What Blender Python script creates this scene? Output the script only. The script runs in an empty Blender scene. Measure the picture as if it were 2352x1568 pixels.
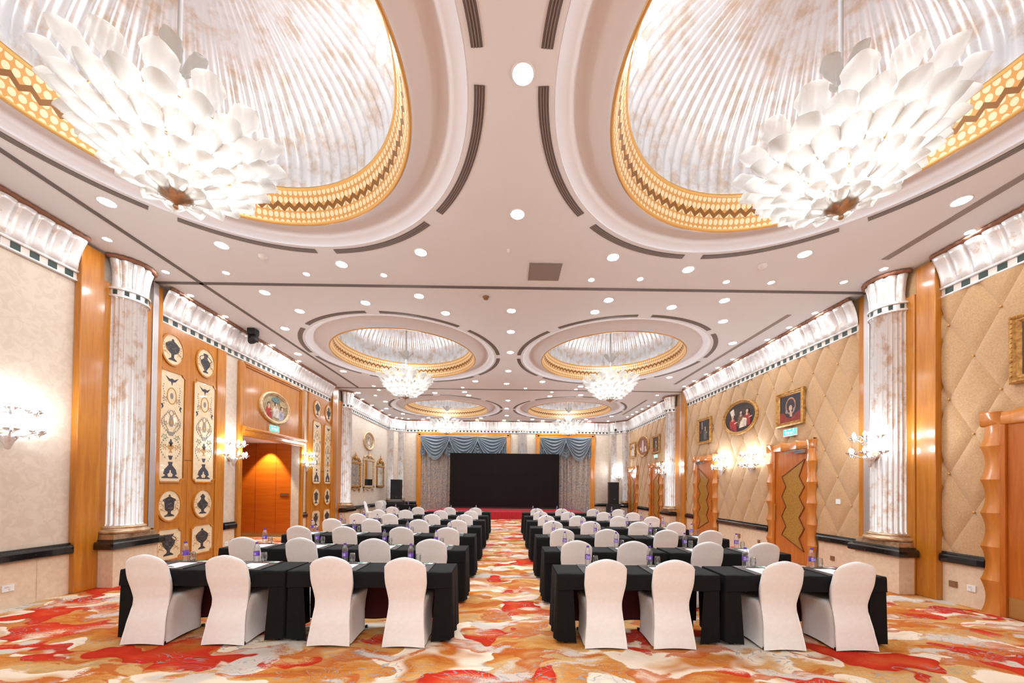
import bpy, bmesh, math, random
from math import sin, cos, pi, radians, sqrt, atan2
from mathutils import Vector, Matrix

S = bpy.context.scene
COL = S.collection
random.seed(7)

# ------------------------------------------------------------------ camera
F_PX = 850.0
cam_d = bpy.data.cameras.new('camera'); cam = bpy.data.objects.new('camera', cam_d); COL.objects.link(cam)
cam_d.sensor_fit = 'HORIZONTAL'; cam_d.sensor_width = 36.0
cam_d.lens = F_PX / 2352.0 * 36.0
cam_d.shift_x = 0.0028; cam_d.shift_y = 0.1370
cam_d.clip_start = 0.05; cam_d.clip_end = 100
_yaw, _pitch, _roll = 0.0058, 0.0119, 0.0116
_F = Vector((sin(_yaw)*cos(_pitch), cos(_yaw)*cos(_pitch), sin(_pitch)))
_R = Vector((cos(_yaw), -sin(_yaw), 0)); _U = _R.cross(_F)
_R2 = _R*cos(_roll) + _U*sin(_roll); _U2 = _U*cos(_roll) - _R*sin(_roll)
cam.matrix_world = Matrix(((_R2.x, _U2.x, -_F.x, 0), (_R2.y, _U2.y, -_F.y, 0), (_R2.z, _U2.z, -_F.z, 1.68), (0, 0, 0, 1)))
S.camera = cam

# ------------------------------------------------------------------ world, exposure, large lights
S.view_settings.view_transform = 'Standard'; S.view_settings.look = 'None'
S.view_settings.gamma = 1.0; S.view_settings.exposure = 0.68
S.view_settings.use_curve_mapping = False
W = bpy.data.worlds.new('hall_air'); S.world = W; W.use_nodes = True
W.node_tree.nodes['Background'].inputs[0].default_value = (1.0, 0.95, 0.9, 1)
W.node_tree.nodes['Background'].inputs[1].default_value = 0.35
cy = S.cycles
cy.use_denoising = True
cy.max_bounces = 7; cy.diffuse_bounces = 3; cy.glossy_bounces = 3; cy.transmission_bounces = 4; cy.transparent_max_bounces = 8
cy.caustics_reflective = False; cy.caustics_refractive = False
cy.sample_clamp_indirect = 3.0; cy.sample_clamp_direct = 0
cy.use_adaptive_sampling = True; cy.adaptive_threshold = 0.06

def area(name, loc, sx, sy, power, color=(.90, .95, 1.0), rot=(0, 0, 0)):
    d = bpy.data.lights.new(name, 'AREA'); d.shape = 'RECTANGLE'; d.size = sx; d.size_y = sy
    d.energy = power; d.color = color
    o = bpy.data.objects.new(name, d); o.location = loc; o.rotation_euler = rot; COL.objects.link(o); return o
# unseen fill panel, added in place of the hall's ceiling lights behind the camera
area('rear_fill_light', (0, -1.6, 5.2), 10, 3, P_REAR := 290)

# ------------------------------------------------------------------ materials
def nmat(name):
    m = bpy.data.materials.new(name); m.use_nodes = True
    return m, m.node_tree, m.node_tree.nodes['Principled BSDF']
def N(nt, typ, **kw):
    n = nt.nodes.new(typ)
    for k, v in kw.items():
        if k.startswith('i_'): n.inputs[k[2:].replace('_', ' ')].default_value = v
        else: setattr(n, k, v)
    return n
def L(nt, a, b): nt.links.new(a, b)
def ramp(nt, stops, interp='LINEAR'):
    n = nt.nodes.new('ShaderNodeValToRGB'); n.color_ramp.interpolation = interp
    cr = n.color_ramp
    while len(cr.elements) > 1: cr.elements.remove(cr.elements[-1])
    cr.elements[0].position = stops[0][0]; cr.elements[0].color = (*stops[0][1], 1)
    for p, c in stops[1:]:
        e = cr.elements.new(p); e.color = (*c, 1)
    return n
def sr(r, g, b):
    f = lambda c: ((c/255+.055)/1.055)**2.4 if c > 10 else c/255/12.92
    return (f(r), f(g), f(b))
def plain(name, col, rough=.6, metal=0, spec=.5, coat=0, emit=None, es=0, sheen=0):
    m, nt, b = nmat(name)
    b.inputs['Base Color'].default_value = (*col, 1); b.inputs['Roughness'].default_value = rough
    b.inputs['Metallic'].default_value = metal; b.inputs['Specular IOR Level'].default_value = spec
    b.inputs['Coat Weight'].default_value = coat; b.inputs['Coat Roughness'].default_value = .08
    b.inputs['Sheen Weight'].default_value = sheen
    if emit: b.inputs['Emission Color'].default_value = (*emit, 1); b.inputs['Emission Strength'].default_value = es
    return m
def coords(nt, scale=(1, 1, 1), rot=(0, 0, 0), loc=(0, 0, 0), kind='Object'):
    t = nt.nodes.new('ShaderNodeTexCoord'); mp = nt.nodes.new('ShaderNodeMapping')
    mp.inputs['Scale'].default_value = scale; mp.inputs['Rotation'].default_value = rot; mp.inputs['Location'].default_value = loc
    nt.links.new(t.outputs[kind], mp.inputs['Vector']); return mp.outputs['Vector']
def worldpos(nt, scale=(1, 1, 1), loc=(0, 0, 0), rot=(0, 0, 0)):
    g = nt.nodes.new('ShaderNodeNewGeometry'); mp = nt.nodes.new('ShaderNodeMapping')
    mp.inputs['Scale'].default_value = scale; mp.inputs['Location'].default_value = loc; mp.inputs['Rotation'].default_value = rot
    nt.links.new(g.outputs['Position'], mp.inputs['Vector']); return mp.outputs['Vector']
def noise(nt, vec, scale, detail=3, rough=.5, dist=0):
    n = nt.nodes.new('ShaderNodeTexNoise'); n.inputs['Scale'].default_value = scale; n.inputs['Detail'].default_value = detail
    n.inputs['Roughness'].default_value = rough; n.inputs['Distortion'].default_value = dist
    nt.links.new(vec, n.inputs['Vector']); return n.outputs['Fac']
def bump(nt, b, fac, strength=.3, dist=.01):
    n = nt.nodes.new('ShaderNodeBump'); n.inputs['Strength'].default_value = strength; n.inputs['Distance'].default_value = dist
    nt.links.new(fac, n.inputs['Height']); nt.links.new(n.outputs['Normal'], b.inputs['Normal'])
def mixc(nt, fac, a, b):
    n = nt.nodes.new('ShaderNodeMix'); n.data_type = 'RGBA'
    for s, v in ((n.inputs[0], fac), (n.inputs[6], a), (n.inputs[7], b)):
        if isinstance(v, (tuple, float, int)): s.default_value = (*v, 1) if isinstance(v, tuple) else v
        else: nt.links.new(v, s)
    return n.outputs[2]
def mth(nt, op, a, b=0., c=None):
    n = nt.nodes.new('ShaderNodeMath'); n.operation = op
    for i, v in enumerate((a, b) if c is None else (a, b, c)):
        if isinstance(v, (float, int)): n.inputs[i].default_value = v
        else: nt.links.new(v, n.inputs[i])
    return n.outputs[0]
def wood(name, c1, c2, rough=.32, coat=.5, axis='z', rot=(0, 0, 0)):
    m, nt, b = nmat(name)
    sc = {'z': (9, 9, .8), 'x': (.8, 9, 9), 'y': (9, .8, 9)}[axis]
    v = worldpos(nt, sc, rot=rot)
    f = noise(nt, v, 1.6, 4, .6, .6); r = ramp(nt, [(.3, c1), (.7, c2)]); L(nt, f, r.inputs[0])
    L(nt, r.outputs[0], b.inputs['Base Color']); b.inputs['Roughness'].default_value = rough
    b.inputs['Coat Weight'].default_value = coat; b.inputs['Coat Roughness'].default_value = .12
    return m
def mottled(name, c1, c2, scale=6, rough=.6, metal=0, lo=.35, hi=.65, detail=5, coat=0, stretch=(1, 1, 1), bs=0, world=True):
    m, nt, b = nmat(name)
    v = worldpos(nt, stretch) if world else coords(nt, stretch)
    f = noise(nt, v, scale, detail, .65); r = ramp(nt, [(lo, c1), (hi, c2)]); L(nt, f, r.inputs[0])
    L(nt, r.outputs[0], b.inputs['Base Color']); b.inputs['Roughness'].default_value = rough
    b.inputs['Metallic'].default_value = metal; b.inputs['Coat Weight'].default_value = coat
    if bs: bump(nt, b, f, bs)
    return m

M = {}
M['ceiling'] = plain('ceiling_paint', sr(240, 246, 252), .85)
M['ring_white'] = plain('ring_paint', sr(240, 244, 250), .7)
M['slot'] = plain('slot_dark', sr(112, 106, 106), .6)
M['slot_fin'] = plain('slot_fin', sr(150, 142, 138), .5)
M['wood'] = wood('amber_wood', sr(172, 100, 16), sr(198, 128, 36))
M['wood_red'] = wood('red_amber_wood', sr(170, 86, 16), sr(194, 110, 32), rot=(0, 0, 0))
M['wood_far'] = wood('golden_wood', sr(214, 132, 20), sr(226, 150, 40))
M['wood_groove'] = plain('wood_groove', sr(110, 52, 8), .5)
M['silver'] = mottled('silver_leaf', sr(202, 176, 154), sr(232, 232, 232), 7, .30, .4, .34, .50, 8, stretch=(1, 1, .6))
M['dome'] = mottled('dome_leaf', sr(204, 188, 174), sr(224, 226, 230), 5, .34, .45, .36, .54, 8)
M['cornice_silver'] = mottled('cornice_silver', sr(212, 190, 172), sr(236, 236, 236), 9, .32, .35, .30, .44, 6)
M['gold_base'] = mottled('champagne_gilt', sr(168, 132, 96), sr(214, 190, 160), 8, .3, .6)
M['rust'] = plain('cornice_rust', sr(150, 104, 80), .7)
M['dentil_green'] = plain('dentil_green', sr(36, 58, 52), .5)
M['dentil_white'] = plain('dentil_white', sr(226, 216, 208), .6)
M['stone'] = mottled('travertine', sr(216, 190, 162), sr(232, 208, 182), 14, .55, lo=.3, hi=.7)
M['marble'] = mottled('black_marble', sr(14, 13, 14), sr(70, 66, 66), 26, .18, coat=.6, lo=.55, hi=.8)
M['alu'] = plain('aluminium', sr(200, 196, 196), .35, .8)
M['fab_black'] = mottled('black_cloth', sr(9, 9, 11), sr(17, 17, 20), 120, .8, world=False)
M['maroon'] = plain('maroon_lining', sr(70, 8, 22), .9)
M['black_metal'] = plain('black_metal', sr(20, 20, 22), .4)
M['chair'] = mottled('stretch_cover', sr(244, 242, 241), sr(249, 247, 246), 30, .75, world=False)
M['paper'] = plain('white_paper', sr(246, 246, 248), .6)
M['pad'] = plain('black_leatherette', sr(30, 28, 30), .45)
M['pad_edge'] = plain('pad_edge', sr(130, 122, 116), .35, .6)
M['card_green'] = plain('card_green', sr(60, 150, 120), .5)
M['card_white'] = plain('card_white', sr(225, 240, 236), .5)
M['cap'] = plain('violet_cap', sr(92, 60, 168), .35)
M['label'] = plain('violet_label', sr(112, 70, 178), .4)
M['label_white'] = plain('label_white', sr(242, 238, 252), .4)
M['frame_gold'] = mottled('antique_gold', sr(150, 98, 40), sr(206, 160, 88), 18, .4, .35)
M['frame_pale'] = mottled('pale_gilt', sr(196, 160, 116), sr(232, 208, 168), 14, .4, .3)
M['mirror'] = plain('mirror_glass', (.85, .85, .85), .02, 1)
M['screen'] = mottled('led_screen', sr(20, 15, 15), sr(28, 22, 22), 60, .55)
M['black'] = plain('speaker_black', sr(28, 26, 28), .7)
M['chrome'] = plain('chrome', sr(220, 220, 222), .15, .9)
M['brass'] = plain('brass', sr(214, 164, 84), .25, .85)
M['white_plastic'] = plain('white_plastic', sr(238, 238, 236), .4)
M['bronze_plate'] = plain('bronze_plate', sr(150, 116, 88), .35, .5)
M['urn'] = mottled('painted_urn', sr(42, 38, 42), sr(120, 112, 108), 12, .6, lo=.5, hi=.75, stretch=(1, 1, 3))
M['ink'] = plain('painted_ink', sr(62, 62, 74), .7)
M['ink_soft'] = plain('painted_ink_soft', sr(142, 132, 124), .7)
M['ink_gold'] = plain('painted_ochre', sr(186, 136, 66), .7)
M['ink_green'] = plain('painted_green', sr(112, 136, 120), .7)
M['panel_cream'] = mottled('painted_cream', sr(222, 198, 160), sr(234, 214, 180), 9, .5, coat=.25)
M['pelmet'] = plain('pelmet_satin', sr(112, 124, 134), .4)
M['screen'].node_tree.nodes['Principled BSDF'].inputs['Specular IOR Level'].default_value = .12
M['fab_black'].node_tree.nodes['Principled BSDF'].inputs['Specular IOR Level'].default_value = .25
M['fringe'] = plain('pelmet_fringe', sr(140, 152, 162), .8)
M['stage_top'] = plain('stage_carpet', sr(196, 66, 76), .9)
M['stage_skirt'] = plain('stage_skirt', sr(186, 14, 36), .7, sheen=.3)
M['orange_red'] = plain('stage_orange_edge', sr(240, 80, 30), .9)
M['exit_box'] = plain('exit_housing', sr(224, 224, 224), .5)
M['exit_green'] = plain('exit_green', sr(20, 160, 110), .5, emit=(.04, .75, .42), es=1.1)
M['exit_text'] = plain('exit_text', sr(200, 255, 230), .5, emit=(.5, 1, .8), es=1.6)
M['exit_dark'] = plain('exit_dark', sr(30, 50, 44), .5)
M['kick'] = plain('kick_plate', sr(186, 150, 90), .35, .7)
M['door_glass'] = mottled('amber_frosted_glass', sr(150, 104, 34), sr(176, 130, 56), 40, .35, coat=.3, lo=.4, hi=.6)
M['gold_lattice'] = None

def glassy(name, tint, amount=.16, rough=.05):
    m = bpy.data.materials.new(name); m.use_nodes = True; nt = m.node_tree; nt.nodes.clear()
    o = nt.nodes.new('ShaderNodeOutputMaterial'); tr = nt.nodes.new('ShaderNodeBsdfTransparent'); tr.inputs[0].default_value = (*tint, 1)
    gl = nt.nodes.new('ShaderNodeBsdfGlossy'); gl.inputs['Roughness'].default_value = rough
    lw = nt.nodes.new('ShaderNodeLayerWeight'); lw.inputs[0].default_value = .35
    a = mth(nt, 'MULTIPLY_ADD', lw.outputs['Facing'], .8, amount)
    mx = nt.nodes.new('ShaderNodeMixShader'); L(nt, a, mx.inputs[0]); L(nt, tr.outputs[0], mx.inputs[1]); L(nt, gl.outputs[0], mx.inputs[2])
    L(nt, mx.outputs[0], o.inputs[0]); return m
M['glass'] = glassy('clear_glass', (.93, .95, .95), .05)
M['bottle'] = glassy('bottle_plastic', (.97, .98, .985), .10, .25)
M['crystal'] = glassy('cut_crystal', (.95, .96, .97), .35, .08)

def leaf_mat():
    m = bpy.data.materials.new('frosted_leaf_glass'); m.use_nodes = True; nt = m.node_tree; nt.nodes.clear()
    o = nt.nodes.new('ShaderNodeOutputMaterial')
    d = nt.nodes.new('ShaderNodeBsdfDiffuse'); d.inputs[0].default_value = (*sr(212, 211, 208), 1)
    t = nt.nodes.new('ShaderNodeBsdfTranslucent'); t.inputs[0].default_value = (.80, .79, .76, 1)
    g = nt.nodes.new('ShaderNodeBsdfGlossy'); g.inputs['Roughness'].default_value = .2
    tr = nt.nodes.new('ShaderNodeBsdfTransparent')
    m1 = nt.nodes.new('ShaderNodeMixShader'); m1.inputs[0].default_value = .55; L(nt, d.outputs[0], m1.inputs[1]); L(nt, t.outputs[0], m1.inputs[2])
    m2 = nt.nodes.new('ShaderNodeMixShader'); m2.inputs[0].default_value = .12; L(nt, m1.outputs[0], m2.inputs[1]); L(nt, g.outputs[0], m2.inputs[2])
    m3 = nt.nodes.new('ShaderNodeMixShader'); m3.inputs[0].default_value = .3; L(nt, m2.outputs[0], m3.inputs[1]); L(nt, tr.outputs[0], m3.inputs[2])
    L(nt, m3.outputs[0], o.inputs[0]); return m
M['leaf'] = leaf_mat()
def emit_mat(name, col, st):
    m = bpy.data.materials.new(name); m.use_nodes = True; nt = m.node_tree; nt.nodes.clear()
    o = nt.nodes.new('ShaderNodeOutputMaterial'); e = nt.nodes.new('ShaderNodeEmission'); e.inputs[0].default_value = (*col, 1); e.inputs[1].default_value = st
    L(nt, e.outputs[0], o.inputs[0]); return m
M['lamp_big'] = emit_mat('downlight_glow', (.93, .97, 1), 150)
M['lamp_small'] = emit_mat('small_downlight_glow', (.95, .97, 1), 100)
M['bulb'] = emit_mat('bulb_glow', (1, .98, .95), 12)
M['sconce_bulb'] = emit_mat('sconce_bulb_glow', (.88, .94, 1), 100)

def wallpaper():
    m, nt, b = nmat('damask_wallpaper')
    v = worldpos(nt)
    f = noise(nt, v, 7, 4, .6, 1.2); r = ramp(nt, [(.42, sr(208, 192, 174)), (.56, sr(217, 203, 186))]); L(nt, f, r.inputs[0])
    g = noise(nt, v, 90, 2); L(nt, mixc(nt, mth(nt, 'MULTIPLY', g, .25), r.outputs[0], sr(196, 174, 150)), b.inputs['Base Color'])
    b.inputs['Roughness'].default_value = .55; b.inputs['Sheen Weight'].default_value = .2
    return m
M['wallpaper'] = wallpaper()
def quilt_fabric():
    m, nt, b = nmat('padded_suede')
    v = worldpos(nt)
    f = noise(nt, v, 60, 4, .7); r = ramp(nt, [(.3, sr(174, 136, 94)), (.7, sr(200, 163, 120))]); L(nt, f, r.inputs[0])
    L(nt, r.outputs[0], b.inputs['Base Color']); b.inputs['Roughness'].default_value = .85; b.inputs['Sheen Weight'].default_value = .3
    bump(nt, b, noise(nt, v, 25, 3), .15); return m
M['quilt'] = quilt_fabric()

def lattice():
    m, nt, b = nmat('gilt_lattice')
    # object coords: angle around the ring and height
    t = nt.nodes.new('ShaderNodeTexCoord'); s = nt.nodes.new('ShaderNodeSeparateXYZ'); L(nt, t.outputs['Object'], s.inputs[0])
    ang = mth(nt, 'ARCTAN2', s.outputs['Y'], s.outputs['X'])
    u = mth(nt, 'MULTIPLY', ang, 84 / (2*pi)); fu = mth(nt, 'FRACT', mth(nt, 'ADD', u, 100.)); z = s.outputs['Z']
    tri = mth(nt, 'ABSOLUTE', mth(nt, 'SUBTRACT', fu, .5))
    zz = mth(nt, 'SUBTRACT', mth(nt, 'SUBTRACT', z, .115), mth(nt, 'MULTIPLY', tri, .12))
    dark = mth(nt, 'LESS_THAN', mth(nt, 'ABSOLUTE', zz), .030)
    fz = mth(nt, 'SUBTRACT', mth(nt, 'FRACT', mth(nt, 'MULTIPLY', z, 1/.085)), .5); cx_ = mth(nt, 'SUBTRACT', mth(nt, 'FRACT', mth(nt, 'MULTIPLY', u, 2.)), .5)
    rr = mth(nt, 'SQRT', mth(nt, 'ADD', mth(nt, 'MULTIPLY', fz, fz), mth(nt, 'MULTIPLY', cx_, cx_)))
    line = mth(nt, 'GREATER_THAN', rr, .40)
    c0 = mixc(nt, line, sr(236, 214, 176), sr(204, 150, 84))
    L(nt, mixc(nt, dark, c0, sr(128, 84, 36)), b.inputs['Base Color'])
    b.inputs['Roughness'].default_value = .38; b.inputs['Metallic'].default_value = .25
    return m
M['gold_lattice'] = lattice()
M['gilt'] = plain('gilt_edge', sr(218, 168, 96), .35, .3)

def carpet():
    m, nt, b = nmat('carpet_pattern')
    v = worldpos(nt)
    def mp(vec, sc, loc=(0, 0, 0), rot=(0, 0, 0)):
        n = nt.nodes.new('ShaderNodeMapping'); n.inputs['Scale'].default_value = sc; n.inputs['Location'].default_value = loc; n.inputs['Rotation'].default_value = rot
        L(nt, vec, n.inputs['Vector']); return n.outputs[0]
    wn = nt.nodes.new('ShaderNodeTexNoise'); wn.inputs['Scale'].default_value = 1.6; wn.inputs['Detail'].default_value = 2; L(nt, v, wn.inputs['Vector'])
    sub = nt.nodes.new('ShaderNodeVectorMath'); sub.operation = 'SUBTRACT'; L(nt, wn.outputs['Color'], sub.inputs[0]); sub.inputs[1].default_value = (.5, .5, .5)
    scl = nt.nodes.new('ShaderNodeVectorMath'); scl.operation = 'SCALE'; scl.inputs['Scale'].default_value = .8; L(nt, sub.outputs[0], scl.inputs[0])
    add = nt.nodes.new('ShaderNodeVectorMath'); add.operation = 'ADD'; L(nt, v, add.inputs[0]); L(nt, scl.outputs[0], add.inputs[1])
    wv = add.outputs[0]
    fine = noise(nt, mp(v, (9, 45, 1)), 1.0, 4, .75); fz = mth(nt, 'SUBTRACT', fine, .5)
    speck = mth(nt, 'SUBTRACT', noise(nt, v, 70, 3, .8), .5)
    grain = noise(nt, v, 160, 2, .7)
    br = mth(nt, 'ADD', fz, mth(nt, 'MULTIPLY', speck, .9))
    def layer(loc, scale, sx, sy, stops, k=.05, det=3, rgh=.5, src=None):
        n = noise(nt, mp(src or wv, (sx, sy, 1), loc), scale, det, rgh)
        r = ramp(nt, stops); L(nt, mth(nt, 'ADD', n, mth(nt, 'MULTIPLY', br, k)), r.inputs[0]); return r.outputs[0]
    Z0, O1 = (0, 0, 0), (1, 1, 1)
    col = layer((0, 0, 0), 1.0, .8, 2.2, [(.30, sr(176, 90, 28)), (.40, sr(198, 122, 50)), (.50, sr(208, 150, 82)), (.58, sr(216, 174, 118)), (.68, sr(184, 150, 100))], .28, 4, .6)
    # cream clouds, crisp on one side and feathered on the other
    cm = layer((3.1, 7.7, 0), 1.0, .95, 1.9, [(.508, Z0), (.518, O1), (.58, (.85,)*3), (.66, Z0)], .03, 2, .45)
    col = mixc(nt, cm, col, sr(244, 230, 210))
    om = layer((9.4, 1.7, 0), 1.0, 1.0, 3.0, [(.53, Z0), (.545, O1), (.62, (.7,)*3), (.70, Z0)], .10, 3)
    col = mixc(nt, mth(nt, 'MULTIPLY', om, .9), col, sr(190, 88, 24))
    gm = layer((17.4, 4.7, 0), 1.0, 1.2, 2.4, [(.585, Z0), (.62, (.85,)*3)], .14, 3)
    col = mixc(nt, gm, col, sr(212, 208, 200))
    # red blossoms with scalloped crisp edges
    r1 = noise(nt, mp(wv, (.95, 1.25, 1), (5.2, 12.3, 0)), 1.15, 2.0, .42)
    sc = nt.nodes.new('ShaderNodeTexVoronoi'); sc.inputs['Scale'].default_value = 3.4; L(nt, v, sc.inputs['Vector'])
    rr = mth(nt, 'ADD', r1, mth(nt, 'MULTIPLY', mth(nt, 'SUBTRACT', sc.outputs['Distance'], .4), -.075))
    rm = ramp(nt, [(.556, Z0), (.561, O1)]); L(nt, rr, rm.inputs[0])
    redc = ramp(nt, [(.57, sr(190, 34, 14)), (.64, sr(208, 48, 22)), (.70, sr(212, 84, 42)), (.76, sr(190, 100, 84))]); L(nt, mth(nt, 'ADD', rr, mth(nt, 'MULTIPLY', br, .12)), redc.inputs[0])
    fade = ramp(nt, [(.38, Z0), (.47, O1)]); L(nt, mth(nt, 'ADD', noise(nt, mp(v, (.7, 1.2, 1), (2, 2, 0)), 1.5, 2), mth(nt, 'MULTIPLY', br, .3)), fade.inputs[0])
    col = mixc(nt, mth(nt, 'MULTIPLY', rm.outputs[0], fade.outputs[0]), col, redc.outputs[0])
    # blue-grey brush strokes
    w1 = nt.nodes.new('ShaderNodeTexNoise'); w1.inputs['Scale'].default_value = 2.2; w1.inputs['Detail'].default_value = 1.5; w1.inputs['Distortion'].default_value = 1.4; L(nt, mp(v, (1.0, 1.8, 1)), w1.inputs['Vector'])
    ln = mth(nt, 'LESS_THAN', mth(nt, 'ABSOLUTE', mth(nt, 'SUBTRACT', mth(nt, 'FRACT', mth(nt, 'MULTIPLY', w1.outputs['Fac'], 9.)), .5)), .07)
    lm = ramp(nt, [(.50, Z0), (.55, O1)]); L(nt, noise(nt, mp(v, (.7, 1.3, 1), (8, 21, 0)), 1.6, 2), lm.inputs[0])
    col = mixc(nt, mth(nt, 'MULTIPLY', mth(nt, 'MULTIPLY', ln, lm.outputs[0]), .7), col, sr(146, 160, 168))
    L(nt, mixc(nt, mth(nt, 'MULTIPLY', grain, .18), col, sr(160, 104, 60)), b.inputs['Base Color'])
    b.inputs['Roughness'].default_value = .95; b.inputs['Specular IOR Level'].default_value = .15
    bump(nt, b, grain, .35, .01)
    return m
M['carpet'] = carpet()

def curtain_mat():
    m, nt, b = nmat('brocade_curtain')
    v = worldpos(nt)
    f = noise(nt, v, 16, 4, .7, 1.0); r = ramp(nt, [(.42, sr(122, 128, 138)), (.50, sr(176, 166, 156)), (.58, sr(200, 176, 152))]); L(nt, f, r.inputs[0])
    L(nt, r.outputs[0], b.inputs['Base Color']); b.inputs['Roughness'].default_value = .6; b.inputs['Sheen Weight'].default_value = .3; return m
M['curtain'] = curtain_mat()

# ------------------------------------------------------------------ mesh helpers
class MB:
    def __init__(s): s.v = []; s.f = []; s.m = []; s.cur = 0; s.sm = []; s.smooth = False
    def add(s, vs, fs):
        o = len(s.v); s.v += [tuple(p) for p in vs]
        for f in fs: s.f.append(tuple(i+o for i in f)); s.m.append(s.cur); s.sm.append(s.smooth)
        return s
    def box(s, x0, x1, y0, y1, z0, z1):
        vs = [(x, y, z) for z in (z0, z1) for y in (y0, y1) for x in (x0, x1)]
        return s.add(vs, [(0, 2, 3, 1), (4, 5, 7, 6), (0, 1, 5, 4), (2, 6, 7, 3), (0, 4, 6, 2), (1, 3, 7, 5)])
    def prism(s, pts, y0, y1):      # polygon in x,z extruded along y (y0 front)
        n = len(pts); vs = [(x, y0, z) for x, z in pts] + [(x, y1, z) for x, z in pts]
        return s.add(vs, [tuple(range(n)), tuple(range(2*n-1, n-1, -1))] + [(i, i+n, (i+1) % n+n, (i+1) % n) for i in range(n)])
    def prismz(s, pts, z0, z1):     # polygon in x,y extruded along z
        n = len(pts); vs = [(x, y, z0) for x, y in pts] + [(x, y, z1) for x, y in pts]
        return s.add(vs, [tuple(range(n-1, -1, -1)), tuple(range(n, 2*n))] + [(i, (i+1) % n, (i+1) % n+n, i+n) for i in range(n)])
    def grid(s, fn, nu, nv, cu=False, cv=False):
        U = nu if cu else nu+1; V = nv if cv else nv+1
        vs = [fn(i/nu, j/nv) for j in range(V) for i in range(U)]
        fs = [(j*U+i, j*U+(i+1) % U, ((j+1) % V)*U+(i+1) % U, ((j+1) % V)*U+i) for j in range(nv) for i in range(nu)]
        return s.add(vs, fs)
    def lathe(s, prof, n=24, c=(0, 0, 0), a0=0, a1=2*pi, cap=True, mod=None):
        full = abs(a1-a0-2*pi) < 1e-6
        def fn(u, v):
            k = v*(len(prof)-1); i = min(int(round(k)), len(prof)-1); r, z = prof[i]; a = a0+(a1-a0)*u
            if mod: r = mod(r, z, a)
            return (c[0]+r*cos(a), c[1]+r*sin(a), c[2]+z)
        s.grid(fn, n, len(prof)-1, cu=full)
        return s
    def tube(s, pts, r, n=8, closed=False, taper=None):
        pts = [Vector(p) for p in pts]; vs = []; K = len(pts)
        up = Vector((0, 0, 1))
        for i, p in enumerate(pts):
            a = pts[(i-1) % K] if closed or i > 0 else p; b = pts[(i+1) % K] if closed or i < K-1 else p
            t = (b-a).normalized(); x = t.cross(up)
            if x.length < .05: x = t.cross(Vector((0, 1, 0)))
            x.normalize(); y = t.cross(x); rr = r*(taper(i/(K-1)) if taper else 1)
            vs += [p+(x*cos(2*pi*k/n)+y*sin(2*pi*k/n))*rr for k in range(n)]
        fs = [(j*n+k, j*n+(k+1) % n, ((j+1) % K)*n+(k+1) % n, ((j+1) % K)*n+k) for j in range(K if closed else K-1) for k in range(n)]
        if not closed: fs += [tuple(range(n-1, -1, -1)), tuple(range((K-1)*n, K*n))]
        return s.add(vs, fs)
    def sphere(s, c, r, n=10, m=6, sz=1):
        return s.lathe([(r*sin(pi*j/m)+1e-5, -r*sz*cos(pi*j/m)) for j in range(m+1)], n, c)
    def xf(s, mat):
        s.v = [tuple(mat @ Vector(p)) for p in s.v]; return s
    def build(s, name, mats, parent=None, bevel=0, subsurf=0, fixn=True):
        me = bpy.data.meshes.new(name); me.from_pydata(s.v, [], s.f)
        if not isinstance(mats, (list, tuple)): mats = [mats]
        for m in mats: me.materials.append(m)
        for i, p in enumerate(me.polygons): p.material_index = s.m[i]; p.use_smooth = s.sm[i]
        if fixn:
            bm = bmesh.new(); bm.from_mesh(me); bmesh.ops.remove_doubles(bm, verts=bm.verts, dist=1e-5)
            bmesh.ops.recalc_face_normals(bm, faces=bm.faces); bm.to_mesh(me); bm.free()
        me.update()
        o = bpy.data.objects.new(name, me); COL.objects.link(o)
        if parent: o.parent = parent
        if bevel:
            b = o.modifiers.new('b', 'BEVEL'); b.width = bevel; b.segments = 2; b.limit_method = 'ANGLE'
        if subsurf:
            b = o.modifiers.new('s', 'SUBSURF'); b.levels = subsurf; b.render_levels = subsurf
        return o
def tag(o, label=None, cat=None, group=None, kind=None):
    if label: o['label'] = label
    if cat: o['category'] = cat
    if group: o['group'] = group
    if kind: o['kind'] = kind
    return o
def thing(name, label, cat, loc=(0, 0, 0), rz=0, group=None, kind=None):
    o = bpy.data.objects.new(name, None); o.empty_display_size = .1; COL.objects.link(o)
    o.location = loc; o.rotation_euler = (0, 0, rz); return tag(o, label, cat, group, kind)
def kids(o): return [c for c in ALLC.get(o.name, [])]
ALLC = {}
def index_children():
    ALLC.clear()
    for o in COL.objects:
        if o.parent: ALLC.setdefault(o.parent.name, []).append(o)
def copy_tree(o, children, parent=None):
    c = o.copy(); COL.objects.link(c); c.parent = parent
    for ch in children.get(o.name, []): copy_tree(ch, children, c)
    return c
def childmap():
    d = {}
    for o in COL.objects:
        if o.parent: d.setdefault(o.parent.name, []).append(o)
    return d
def text_mesh(txt, size, extrude=.001):
    cu = bpy.data.curves.new('t', 'FONT'); cu.body = txt; cu.size = size; cu.extrude = extrude; cu.align_x = 'CENTER'; cu.align_y = 'CENTER'
    cu.resolution_u = 2
    o = bpy.data.objects.new('t', cu); COL.objects.link(o)
    dg = bpy.context.evaluated_depsgraph_get(); dg.update()
    me = bpy.data.meshes.new_from_object(o.evaluated_get(dg))
    vs = [tuple(v.co) for v in me.vertices]; fs = [tuple(p.vertices) for p in me.polygons]
    bpy.data.objects.remove(o); bpy.data.meshes.remove(me)
    return vs, fs      # lies in x,y plane
def wall_text(mb, txt, size, cx, y, cz):
    vs, fs = text_mesh(txt, size)
    return mb.add([(cx+a, y-c, cz+b) for a, b, c in vs], fs)
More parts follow.
